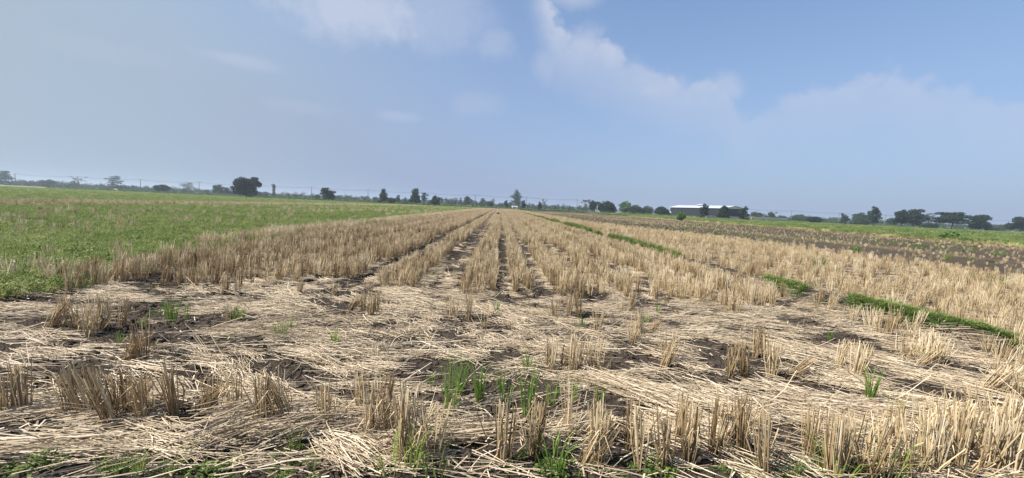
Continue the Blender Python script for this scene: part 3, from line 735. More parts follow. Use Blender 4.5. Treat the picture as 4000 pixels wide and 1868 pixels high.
def litter():
    nb = 10500
    x = -9.5 + 19 * rng.random(nb * 3); y = 2.0 + 8.5 * rng.random(nb * 3) ** 1.25
    ok = (rng.random(len(x)) < cover(x, y) * (.55 + .6 * fbm(x * 2, y * 2, 3, 80))) & (np.abs(x) < y * 1.42 + .6) & ~((x > bundx(y) - .2) & (y > 4)) & ~((x < -6.7) & (y > 5.6))
    x, y = x[ok][:nb], y[ok][:nb]
    nb = len(x)
    flow = (fbm(x * .55, y * .9, 3, 81) - .5) * 2.4 - .12
    chaff = np.exp(-((x + .4) / 1.3) ** 2 - ((y - 4.6) / .7) ** 2)            # chopped patch in the middle
    flow = flow + rng.normal(size=nb) * (.32 + .9 * chaff)
    P0s, P1s, rad, ben, tin = [], [], [], [], []
    cnt = 6 + (rng.random(nb) * 7).astype(int)
    b = np.repeat(np.arange(nb), cnt)
    n = len(b)
    a = flow[b] + rng.normal(size=n) * .14
    L = (.12 + .36 * rng.random(n)) * (1 - .45 * chaff[b])
    off = rng.normal(size=n) * .055; along = rng.normal(size=n) * .10
    cx = x[b] + along * np.cos(flow[b]) - off * np.sin(flow[b]); cy = y[b] + along * np.sin(flow[b]) + off * np.cos(flow[b])
    ux, uy = np.cos(a) * L * .32, np.sin(a) * L * .32
    hit = lambda X_, Y_: (track(X_) > .03) & (Y_ > 6.5)
    bad = 2 * (hit(cx, cy) | hit(cx + ux, cy + uy) | hit(cx - ux, cy - uy)).astype(int) + (bare(cx, cy) > .55).astype(int) + (bare(cx + ux, cy + uy) > .55) + (bare(cx - ux, cy - uy) > .55)
    kp = (bad == 0) | ((bad == 1) & (rng.random(n) < .5)) | (rng.random(n) < .06)
    b, a, L, cx, cy = b[kp], a[kp], L[kp], cx[kp], cy[kp]; n = len(b)
    pile = .035 * fbm(x * 1.7, y * 1.7, 3, 82)[b]
    cz_ = H(cx, cy) + .006 + pile * rng.random(n) + .034 * rng.random(n) ** 1.5
    tilt = rng.normal(size=n) * .06
    stick = rng.random(n) < np.where(cy < 3.7, .075, .035)
    tilt[stick] += rng.normal(size=stick.sum()) * .45
    d = np.stack([np.cos(a) * np.cos(tilt), np.sin(a) * np.cos(tilt), np.sin(tilt)], 1)
    c_ = np.stack([cx, cy, cz_ + np.abs(np.sin(tilt)) * L * .3], 1)
    V, Q_, k = stems(c_ - d * L[:, None] / 2, c_ + d * L[:, None] / 2, .0026 * (.5 + .9 * rng.random(n)), rng.normal(size=(n, 3)) * np.array([.035, .035, .010]) * (.3 + rng.random((n, 1))), tip=.7)
    t = np.clip(.56 + .16 * (rng.normal(size=nb))[b] * .6 + rng.normal(size=n) * .2, 0, 1)
    # broken leaf and chaff: short thin flakes between the stems
    nf = 30000
    fx = -9 + 18 * rng.random(nf); fy = 2.0 + 8 * rng.random(nf) ** 1.3
    ok = (rng.random(nf) < .25 + .75 * cover(fx, fy)) & (np.abs(fx) < fy * 1.42 + .6) & ~((fx > bundx(fy) - .2) & (fy > 4)) & ~((fx < -6.7) & (fy > 5.6))
    fx, fy = fx[ok], fy[ok]; nf = len(fx)
    fa = rng.random(nf) * 6.28; fl = .012 + .05 * rng.random(nf) ** 2; fw = .002 + .003 * rng.random(nf)
    fz = H(fx, fy) + .004 + .03 * rng.random(nf)
    D1 = np.stack([np.cos(fa) * fl, np.sin(fa) * fl, rng.normal(size=nf) * .008], 1); D2 = np.stack([-np.sin(fa) * fw, np.cos(fa) * fw, rng.normal(size=nf) * .001], 1)
    C_ = np.stack([fx, fy, fz], 1)
    FV = np.stack([C_ - D1 - D2, C_ + D1 - D2, C_ + D1 + D2, C_ - D1 + D2], 1).reshape(-1, 3)
    FQ = np.arange(nf * 4).reshape(-1, 4) + len(V)
    ft = np.clip(.45 + .25 * rng.normal(size=nf), 0, 1)
    o = link('straw_litter', mesh_np('straw_litter', np.concatenate([V, FV]), np.concatenate([Q_, FQ]), LITTER, {'tint': np.concatenate([t[k], np.repeat(ft, 4)])}))
    tag(o, 'pale flattened rice straw strewn over the headland soil', 'straw', kind='stuff')
    return n
print('litter stems', litter())

def clod(px, py, size, label):
    mb = MB(); V = []; Fq = []
    for i in range(6):
        for j in range(9):
            th = math.pi * i / 5; ph = 2 * math.pi * j / 9
            k = size * (.75 + .5 * vnoise(np.array([i * 1.3 + px]), np.array([(j % 9) * 1.1 + py]), 7)[0])
            V.append((k * math.sin(th) * math.cos(ph), k * math.sin(th) * math.sin(ph) * .9, k * math.cos(th) * .6))
    Fq = [(i * 9 + j, (i + 1) * 9 + j, (i + 1) * 9 + (j + 1) % 9, i * 9 + (j + 1) % 9) for i in range(5) for j in range(9)]
    mb.add(V, None, Fq)
    x, y = gpt(px, py)
    o = link('soil_clod', mb.mesh('soil_clod', SOIL), loc=(x, y, Hs(x, y) + size * .15))
    return tag(o, label, 'soil clod', 'dark clods of turned soil')
SOIL = plain_mat('clod_soil', (.062, .049, .039), .95, var=.35, scale=14, bump=.8, spec=.1)
CL = [clod(700, 1425, .05, 'dark soil clod on the bare patch behind the left front clumps'), clod(1370, 1505, .06, 'dark soil clod on bare ground behind the middle of the front rank'), clod(2470, 1370, .055, 'dark soil clod on the large bare patch right of the centre'), clod(2720, 1790, .06, 'dark soil clod between two front clumps on the right'), clod(1380, 1292, .045, 'small dark lump of soil alone on pale straw')]
n = 45000
x = -7 + 13 * rng.random(n); y = 2.2 + 9 * rng.random(n) ** 1.3
ok = ((bare(x, y) > .5) & (y < 7)) | ((track(x) > .03) & (y > 6.3) & (x < 5))
ok &= fbm(x * 3, y * 3, 2, 97) > .42
x, y = x[ok], y[ok]; s = .08 + .7 * rng.random(len(x)) ** 3
scatter('soil_crumbs', np.stack([x, y, H(x, y)], 1), rng.random(len(x)) * 6.28, .5, s, CL, 'crumbly dark soil clods in the bare patches and furrows', 'soil')

# straw between the standing rows and on the right-hand field
n = 60000
x = -7.6 + 30 * rng.random(n); y = 3.2 + 110 * rng.random(n) ** 2.3
ok = (np.abs(x) < y * 1.45 + 1) & (y > np.where(x > 6.2, 3.2, 6.4)) & (x < dark_edge(y)) & (np.abs(x - bundx(y)) > .4)
cv_ = np.where(x > 5.7, .6, cover(x, y))
ok &= rng.random(n) < cv_
x, y = x[ok], y[ok]
s = .32 + .3 * rng.random(len(x))
ok = (track(x) < .03) | (rng.random(len(x)) < .12) | (x > 5)
x, y, s = x[ok], y[ok], s[ok]
scatter('row_straw', np.stack([x, y, H(x, y) + .004], 1), np.where((rng.random(len(x)) < .85) & (x < 5.5), 1.57, 0) + rng.normal(size=len(x)) * .45, .06, np.stack([s, s, s * .6], 1), SB[:4] + [SB[7]], 'broken straw lying between the standing stubble rows', 'straw')

# ------------------------------------------------------------------ green plants
def blades(n, h, r, spread, wdt=.004, tint=.5, droop=.2):
    mb = MB()
    for i in range(n):
        th = rng.random() * 6.28; q = r * math.sqrt(rng.random())
        p = np.array([q * math.cos(th), q * math.sin(th), -.02]); th2 = th + rng.normal() * .6
        l = h * (.6 + .45 * rng.random()); sp = spread * (.3 + rng.random())
        d = np.array([math.cos(th2) * sp, math.sin(th2) * sp, 1.0]); d /= np.linalg.norm(d)
        p1 = p + d * l * .6; p2 = p1 + (d + np.array([math.cos(th2), math.sin(th2), -.5]) * droop * rng.random() * 2) * l * .42
        f = rng.random() * 6.28
        wv = np.array([-math.sin(f), math.cos(f), 0]) * wdt * (.6 + .6 * rng.random())
        mb.add([p - wv, p + wv, p1 + wv * .8, p1 - wv * .8, p2], [(3, 2, 4)], [(0, 1, 2, 3)], np.clip(tint + rng.normal() * .2, 0, 1))
    return mb

def weed_leafy(n, h, r, leaf=.03, tint=.5):
    mb = MB()
    for i in range(n):
        th = rng.random() * 6.28; q = r * math.sqrt(rng.random()); z = h * (1 - (q / r) ** 2 * .6) * (.25 + .75 * rng.random())
        c_ = np.array([q * math.cos(th), q * math.sin(th), z])
        a = rng.random() * 6.28; e = rng.normal() * .45
        d = np.array([math.cos(a) * math.cos(e), math.sin(a) * math.cos(e), math.sin(e)]); s_ = np.array([-math.sin(a), math.cos(a), rng.normal() * .3])
        l = leaf * (.6 + .8 * rng.random())
        mb.add([c_ - d * l, c_ + s_ * l * .5, c_ + d * l, c_ - s_ * l * .5], None, [(0, 1, 2, 3)], np.clip(tint + rng.normal() * .22 + .25 * (z / h - .5), 0, 1))
    for i in range(8):
        th = rng.random() * 6.28
        mb.tube([(0, 0, -.02), (math.cos(th) * r * .6, math.sin(th) * r * .6, h * .8)], [.004, .002], 3, .3, False)
    return mb

def stand(name, mb, mat, px, py, label, cat, group=None, s=1.0):
    x, y = gpt(px, min(py, 1866))
    o = link(name, mb.mesh(name, mat), loc=(x, y, Hs(x, y)))
    o.rotation_euler = (0, 0, rng.random() * 6); o.scale = (s, s, s)
    return tag(o, label, cat, group)

SHOOTS = [(1760, 1626, .44, 'tall vivid green rice shoot standing before the middle of the front rank'), (1795, 1550, .34, 'green rice shoot right behind the tallest shoot'), (1872, 1600, .36, 'slender green shoot alone on flat straw right of the tallest one'),
          (1951, 1536, .28, 'spreading green shoot near dark soil at the centre'), (1977, 1594, .26, 'short green shoot just in front of the spreading one'), (1690, 1520, .18, 'faint small shoot left of the tallest green one'), (1307, 1362, .27, 'isolated bright green tuft on open straw left of the centre'),
          (2054, 1460, .28, 'narrow green shoot on straw above the brown clump'), (2057, 1645, .44, 'dense green shoot growing against a brown stubble clump'), (2160, 1587, .25, 'small upright green tuft right of the brown clump'), (2236, 1580, .26, 'thin green shoot beside a lone stem'),
          (2275, 1294, .28, 'green shoot in a stubble clump at the head of the centre rows'), (3396, 1587, .34, 'green tuft sprouting from a dark twiggy clump on the right'), (3487, 1613, .24, 'small green tuft close to the right front clumps'), (613, 1242, .2, 'tiny green tuft in the left headland straw'),
          (671, 1262, .34, 'wide yellow-green tuft on the left headland'), (728, 1249, .28, 'green tuft next to the wide yellow-green one'), (473, 1345, .2, 'little green tuft below the tangled left clumps'), (903, 1255, .26, 'pale green shoot in the first of two thin clumps'), (945, 1255, .26, 'pale green shoot in the second of two thin clumps'),
          (2568, 1236, .26, 'green shoot in front of the wide stand on the right'), (555, 1290, .2, 'low green shoot beside dark soil on the left'), (1095, 1330, .24, 'thin yellowish shoot on straw left of the isolated tuft'), (1120, 1310, .24, 'second thin yellowish shoot on straw'), (2520, 1270, .22, 'green blades among ragged stems before the stand'), (3240, 1330, .16, 'tiny green sprout on the right headland'), (2340, 1570, .2, 'dark green single sprout behind the front rank'), (1940, 1230, .24, 'olive shoot on a mound of dark soil')]
SP = []
for (px, py, h, lab) in SHOOTS:
    n_ = int(26 + 26 * rng.random()) if h > .3 else int(10 + 14 * rng.random())
    SP.append(stand('rice_shoot', blades(n_ + 2, h * (1.15 if h > .3 else 1), .022 + .03 * rng.random(), .16, .0036, .5, .25), SHOOT, px, py, lab, 'shoot', 'green regrowth shoots'))
GT = [stand('grass_tuft', blades(18, .36, .05, .3, .004, .92, .5), SHOOT, 1600, 1850, 'long yellow-green grass blades at the foot of the thick front clump', 'grass'),
      stand('grass_tuft', blades(16, .34, .06, .35, .004, .85, .5), SHOOT, 1530, 1860, 'yellow-green grass arching left of the thick front clump', 'grass'),
      stand('grass_tuft', blades(16, .30, .06, .35, .004, .8, .5), SHOOT, 1700, 1862, 'pale green grass blades beneath the thin grey stems', 'grass'),
      stand('grass_tuft', blades(26, .3, .06, .35, .004, .6, .5), SHOOT, 2160, 1855, 'sprawling light green grass beside creeping weeds at the bottom', 'grass'),
      stand('grass_tuft', blades(36, .34, .07, .4, .004, .95, .6), SHOOT, 3470, 1860, 'yellow feathery grass at the lower right among front clumps', 'grass'),
      stand('grass_tuft', blades(30, .3, .07, .4, .004, .9, .6), SHOOT, 3250, 1866, 'yellowish grass at the base of the straight right clump', 'grass')]
WP = [stand('leafy_weed', weed_leafy(100, .08, .10, .014, .35), WEED, 170, 1862, 'low dark green leafy weed at the bottom left corner', 'weed'),
      stand('leafy_weed', weed_leafy(100, .08, .10, .014, .35), WEED, 820, 1862, 'leafy green weed along the lower edge left of the straw bundle', 'weed'),
      stand('leafy_weed', weed_leafy(100, .07, .10, .014, .35), WEED, 2150, 1862, 'creeping small-leaved weed patch below the brown clump', 'weed'),
      stand('leafy_weed', weed_leafy(100, .07, .10, .014, .35), WEED, 2560, 1864, 'creeping weed between two front clumps right of centre', 'weed'),
      stand('leafy_weed', weed_leafy(220, .25, .16, .017, .5), WEED, 40, 1110, 'bushy weed at the corner of the green field', 'weed')]
def low_weeds():
    spots = [(100, 1858, 420, 26, 50), (420, 1850, 200, 30, 25), (560, 1862, 300, 20, 24), (760, 1850, 300, 40, 46), (725, 1785, 110, 80, 26), (1060, 1840, 260, 70, 40), (1120, 1770, 80, 60, 14), (1270, 1790, 60, 80, 10), (1480, 1830, 160, 50, 22), (1740, 1700, 120, 40, 14), (2130, 1800, 200, 90, 46), (2480, 1850, 240, 40, 34), (2620, 1850, 180, 40, 26), (2950, 1862, 160, 30, 20), (3650, 1800, 90, 60, 8), (3000, 1868, 300, 30, 20), (1800, 1690, 100, 40, 10), (1010, 1195, 100, 26, 14), (1100, 1210, 90, 20, 10), (470, 1140, 260, 14, 14), (250, 1357, 80, 10, 5)]
    P = []
    for (px, py, wx, wy, n_) in spots:
        for _ in range(int(n_ * (.3 if py > 1845 and px < 900 else .45))):
            P.append(gpt(px + rng.normal() * wx * .4, min(max(py + rng.normal() * wy * .4, 900), 1890)))
    P = np.array(P)
    s_ = .22 + .33 * rng.random(len(P)) ** 1.5
    scatter('low_weeds', np.stack([P[:, 0], P[:, 1], H(P[:, 0], P[:, 1])], 1), rng.random(len(P)) * 6.28, .1, np.stack([s_ * .8, s_ * .8, s_], 1), WP[:4] + [GT[3]], 'patches of low green weeds growing through the straw', 'weeds')
low_weeds()
BG = stand('grass_tuft', blades(50, .3, .12, .4, .006, .35, .4), GRASS, 2395, 1003, 'dark green grass tuft standing on the low bund', 'grass')
# weeds on the bund
n = 10000
y = 3.9 + 200 * rng.random(n) ** 1.9; x = bundx(y) + rng.normal(size=n) * .11
ok = (fbm(y * .45, y * 0, 3, 90) > .26 + .22 * rng.random(n)) & (fbm(x * 2.2, y * .9, 3, 92) > .36)
x, y = x[ok], y[ok]
s = .3 + .45 * rng.random(len(x))
sz = np.stack([s * np.clip(y / 60, 1, 1.5), s * np.clip(y / 60, 1, 1.5), s * np.clip(.5 + (y - 5) / 12, .45, 2.0)], 1)
scatter('bund_weeds', np.stack([x, y, H(x, y)], 1), rng.random(len(x)) * 6.28, .1, sz, [WP[0], WP[4], BG, BG, GT[4]], 'strip of green weeds and grass along the low bund', 'weeds')

def polar_scatter(n, test, rmin, rmax, p=1.6, amin=-1.05, amax=1.05):
    uu = rng.random(n)
    e = 1 - p + 1
    r = (rmin ** (2 - p) + uu * (rmax ** (2 - p) - rmin ** (2 - p))) ** (1 / (2 - p)) if abs(p - 2) > 1e-6 else rmin * (rmax / rmin) ** uu
    a = amin + (amax - amin) * rng.random(n)
    x_, y_ = r * np.sin(a), r * np.cos(a)
    ok = test(x_, y_)
    return x_[ok], y_[ok]
GF = [stand('grass_tuft', blades(70, .3, .14, .5, .0055, .55, .5), WEED, 60, 1075, 'soft green grass tuft at the near corner of the green field', 'grass'), stand('grass_tuft', blades(70, .28, .14, .5, .0055, .7, .5), WEED, 240, 1052, 'paler green grass tuft at the near edge of the green field', 'grass')]
# the green field on the left
tall = WP[4]
def test(x_, y_):
    edge_ = -6.75 + 1.0 * (fbm(y_ * .5, y_ * 0, 3, 91) - .5) + .25 * rng.normal(size=len(y_))
    g = (x_ < edge_) & (y_ > 4.2) & ((x_ < -41) | (x_ > -33) | (rng.random(len(x_)) < .2)) & (y_ < 218 - .06 * x_)
    row = (np.abs(x_ + 7.65) < .4) & (y_ > 9)
    return g & ~(row & (rng.random(len(x_)) < .9)) & (rng.random(len(x_)) > .55 * sm(.5, .66, fbm(x_ * .16, y_ * .16, 4, 23)) * sm(10, 16, np.hypot(x_, y_)))
x, y = polar_scatter(95000, test, 6.0, 320, 1.75, -1.1, -.03)
d = np.hypot(x, y)
s = (.7 + .5 * rng.random(len(x)))
wd = np.clip(d / 34, 1, 3.5)
scatter('green_field_weeds', np.stack([x, y, H(x, y)], 1), rng.random(len(x)) * 6.28, .08, np.stack([s * wd, s * wd, s * np.clip(d / 60, 1, 1.5)], 1), [WP[0], WP[1], tall, tall] + GF + GF, 'dense green weeds and regrowth covering the field on the left', 'weeds')
# the green and straw-yellow field beyond the dark strip
HG = [stand('grass_tuft', blades(60, .5, .12, .35, .008, .5, .4), HAY, 3700, 1016, 'yellow-green grass tuft in the right-hand stubble', 'grass'), stand('grass_tuft', blades(60, .45, .14, .4, .008, .35, .4), HAY, 3205, 1052, 'green grass tuft in the right-hand stubble nearest the bund', 'grass'),
      stand('grass_tuft', blades(60, .5, .14, .4, .008, .25, .4), GRASS, 3345, 988, 'dark green grass tuft at the back of the right-hand stubble', 'grass')]
YG = stand('grass_tuft', blades(60, .4, .16, .5, .009, .95, .5), HAY, 3880, 1120, 'straw-yellow grass tuft in the right-hand stubble near the right edge', 'grass')
def test(x_, y_): return (x_ > 47.6) & (y_ < 235 - .06 * x_)
x, y = polar_scatter(42000, test, 55, 380, 1.6, .15, 1.05)
d = np.hypot(x, y); s = .7 + .5 * rng.random(len(x)); wd = np.clip(d / 28, 1.5, 6)
scatter('meadow_grass', np.stack([x, y, H(x, y)], 1), rng.random(len(x)) * 6.28, .08, np.stack([s * wd, s * wd, s * 1.1], 1), HG, 'green and yellowing grass of the meadow beyond the dark strip', 'grass')
# yellow mown edge of that meadow, weeds among the dark strip and right stubble
y = 34 + 110 * rng.random(900); x = 47.2 + rng.normal(size=900) * .4
scatter('meadow_edge', np.stack([x, y, H(x, y)], 1), rng.random(900) * 6.28, .3, np.stack([np.full(900, 2.0)] * 2 + [np.full(900, .5)], 1), [YG], 'yellow dry grass along the near edge of the meadow', 'grass')
n = 2600
y = 6 + 110 * rng.random(n) ** 1.6; x = 7.5 + 40 * rng.random(n)
ok = (fbm(x * .22, y * .12, 3, 95) > .59) & (x < 47) & ((np.abs(x - dark_edge(y)) < 1.6) | (x > dark_edge(y)) | (rng.random(n) < .35))
x, y = x[ok], y[ok]; s = .5 + .6 * rng.random(len(x))
scatter('stray_weeds', np.stack([x, y, H(x, y)], 1), rng.random(len(x)) * 6.28, .1, np.stack([s * 1.1, s * 1.1, s * .55], 1), [WP[0], WP[4], HG[2], HG[1]], 'scattered green weeds in the stubble and along the dark strip', 'weeds')
# ragged growth along the far bund
n = 5000
x = -260 + 520 * rng.random(n); y = 226 - .05 * x + rng.normal(size=n) * 2
s = 1.5 + 2.5 * rng.random(n) ** 2
scatter('far_bund_growth', np.stack([x, y, H(x, y)], 1), rng.random(n) * 6.28, .1, np.stack([s * 2, s * 2, s * .9], 1), [WP[4], HG[2]], 'dark low growth along the bund at the far end of the field', 'weeds')

# ------------------------------------------------------------------ trees
def place(px, depth, py=None):
    d = ray(px, hz(px)); d = d / d.dot(F)
    p = CAM + d * depth
    return p.x, p.y

def leaf_cloud(mb, lobes, n, size, seed=0, spiky=0.0):
    """small leaf-clump faces through the outer part of each lobe"""
    vol = np.array([l[3] * l[4] * l[5] for l in lobes]) ** .67
    which = rng.choice(len(lobes), n, p=vol / vol.sum())
    L = np.array(lobes)[which]
    d = rng.normal(size=(n, 3)); d /= np.linalg.norm(d, axis=1, keepdims=True)
    r = (.45 + .6 * rng.random(n) ** .6)[:, None]
    C = L[:, :3] + d * L[:, 3:6] * r
    a = rng.normal(size=(n, 3)); a /= np.linalg.norm(a, axis=1, keepdims=True)
    if spiky: a = a * (1 - spiky) + d * spiky + np.array([0, 0, .3 * spiky]); a /= np.linalg.norm(a, axis=1, keepdims=True)
    b = np.cross(a, rng.normal(size=(n, 3))); b /= np.linalg.norm(b, axis=1, keepdims=True) + 1e-9
    s_ = (size * (.5 + .9 * rng.random(n)))[:, None]
    asp = .55 if not spiky else .22
    V = np.stack([C - a * s_, C + b * s_ * asp, C + a * s_ * (1 + spiky), C - b * s_ * asp], 1).reshape(-1, 3)
    V[:, 2] = np.maximum(V[:, 2], .05)
    Q_ = np.arange(n * 4).reshape(-1, 4)
    lob = (np.arange(len(lobes)) * 0.618) % 1
    t = np.clip(.5 + .35 * (lob[which] - .5) + rng.normal(size=n) * .2, 0, 1)
    mb.add(V, None, Q_, np.repeat(t, 4))

def crown_lobes(kind, h, w):
    """lobes (cx,cy,cz,rx,ry,rz) of a tree of height h and crown width w, and where its trunk ends"""
    L = []
    g = lambda s=1.0: rng.normal() * s
    r = w / 2
    if kind == 'round':
        for i in range(15):
            a = rng.random() * 6.28; q = r * .68 * math.sqrt(rng.random()); z = h * (.24 + .60 * rng.random())
            k = r * (.26 + .2 * rng.random()); L.append((q * math.cos(a) * 1.1, q * math.sin(a), z, k, k, k * .8))
        L.append((0, 0, h * .52, r * .45, r * .45, h * .26)); L.append((g(.3) * r, 0, h * .91, r * .27, r * .27, h * .08))
        for i in range(9):
            a = rng.random() * 6.28; e_ = (rng.random() - .35) * 1.4; k = r * (.12 + .14 * rng.random())
            L.append((r * .88 * math.cos(a) * math.cos(e_), r * .88 * math.sin(a) * math.cos(e_), h * (.55 + .36 * math.sin(e_)), k, k, k * .7))
    elif kind == 'bush':
        for i in range(9):
            a = rng.random() * 6.28; q = r * .65 * math.sqrt(rng.random()); k = r * (.3 + .22 * rng.random())
            L.append((q * math.cos(a), q * math.sin(a), h * (.22 + .5 * rng.random() * (1 - .5 * q / r)), k, k, min(k, h * .3)))
        L.append((0, 0, h * .45, r * .7, r * .7, h * .42))
    elif kind == 'tall':
        for i in range(13):
            t = i / 12; z = h * (.24 + .7 * t); ww = r * (1.0 - .52 * t ** 1.8) * (.75 + .4 * rng.random())
            a = rng.random() * 6.28
            L.append((math.cos(a) * ww * .45, math.sin(a) * ww * .45, z, ww * .62, ww * .62, h * .075))
            L.append((-math.cos(a) * ww * .5, g(.2) * ww, z - h * .03, ww * .5, ww * .5, h * .06))
    elif kind in ('layered', 'umbrella', 'pagoda'):
        tiers = {'layered': 5, 'umbrella': 4, 'pagoda': 9}[kind]
        for i in range(tiers):
            t = i / (tiers - 1)
            if kind == 'pagoda': z = h * (.30 + .67 * t); ww = r * (1.0 - .68 * t ** 2.0) * (.8 + .3 * rng.random())
            elif kind == 'layered': z = h * (.42 + .53 * t); ww = r * (.55 + .35 * math.sin(t * 3.0))
            else: z = h * (.45 + .42 * t); ww = r * (1.0 - .35 * t)
            for q in range(5 if kind != 'umbrella' else 7):
                a = rng.random() * 6.28; e = ww * (.35 + .5 * rng.random())
                L.append((e * math.cos(a), e * math.sin(a), z + g(.025) * h, ww * .45, ww * .45, h * (.045 if kind != 'umbrella' else .075)))
            L.append((g(.15) * ww, 0, z, ww * .6, ww * .5, h * .055))
    elif kind == 'column':
        for i in range(9):
            t = i / 8; L.append((g(.12) * r, g(.12) * r, h * (.25 + .7 * t), r * (.55 + .4 * t), r * (.55 + .4 * t), h * .07))
    elif kind == 'shrubtree':
        for i in range(9):
            t = i / 8; ww = r * math.sin(math.pi * (.12 + .76 * t)) ; L.append((g(.25) * r, g(.25) * r, h * (.12 + .82 * t), ww * .75, ww * .75, h * .10))
    elif kind == 'sparse':
        for i in range(12):
            a = rng.random() * 6.28; q = r * (.3 + .65 * rng.random()); k = r * (.16 + .14 * rng.random())
            L.append((q * math.cos(a), q * math.sin(a), h * (.55 + .42 * rng.random()), k * 1.4, k * 1.4, h * .05))
    return L

def tree(px, top, width, depth, kind, label, mat=LEAF, dens=1.0, group=None, name='tree', cat='tree', base_py=None, skew=0.0):
    x, y = place(px, depth)
    z0 = Hs(x, y)
    h = (hz(px) - top) / FPX * depth + CAM_H - z0
    wd = width / FPX * depth
    e = bpy.data.objects.new(name, None); COL.objects.link(e); e.location = (x, y, z0); e.empty_display_size = .5
    tag(e, label, cat, group)
    L = crown_lobes(kind, h, wd)
    if skew: L = [(l[0] + skew * wd * (l[2] / h), *l[1:]) for l in L]
    mb = MB()
    size = max(.16, .05 * h * .8) if kind != 'bush' else max(.14, .045 * h)
    size = min(size, .36)
    n_ = int(dens * np.clip(26 * sum((l[3] * l[5]) for l in L) / size ** 2 * .35, 350, 6500))
    leaf_cloud(mb, L, n_, size, spiky=.25 if kind in ('layered', 'pagoda', 'sparse') else 0)
    link('crown', mb.mesh('crown', mat), e)
    tb = MB()
    tr = max(.1, h * .022) * (1.3 if kind in ('round', 'umbrella') else 1)
    zt = h * (.4 if kind == 'bush' else .62 if kind in ('round', 'umbrella', 'sparse') else .9)
    tp = [(0, 0, -.3), (rng.normal() * .05 * h * .3, 0, h * .15), (skew * wd * .3 + rng.normal() * .04 * h * .3, rng.normal() * .04 * h, zt * .6), (skew * wd * .6, 0, zt)]
    tb.tube(tp, [tr * 1.35, tr, tr * .75, tr * .25], 7)
    for l in random.sample(L, min(len(L), 9)):
        t = .35 + .4 * random.random()
        s_ = Vector(tp[1]).lerp(Vector(tp[3]), t) if l[2] > h * .3 else Vector(tp[1])
        c_ = Vector(l[:3]); mid = s_.lerp(c_, .5) + Vector((0, 0, -.03 * h))
        tb.tube([s_, mid, c_], [tr * .5, tr * .32, tr * .12], 5)
    link('trunk', tb.mesh('trunk', BARK, True), e)
    return e

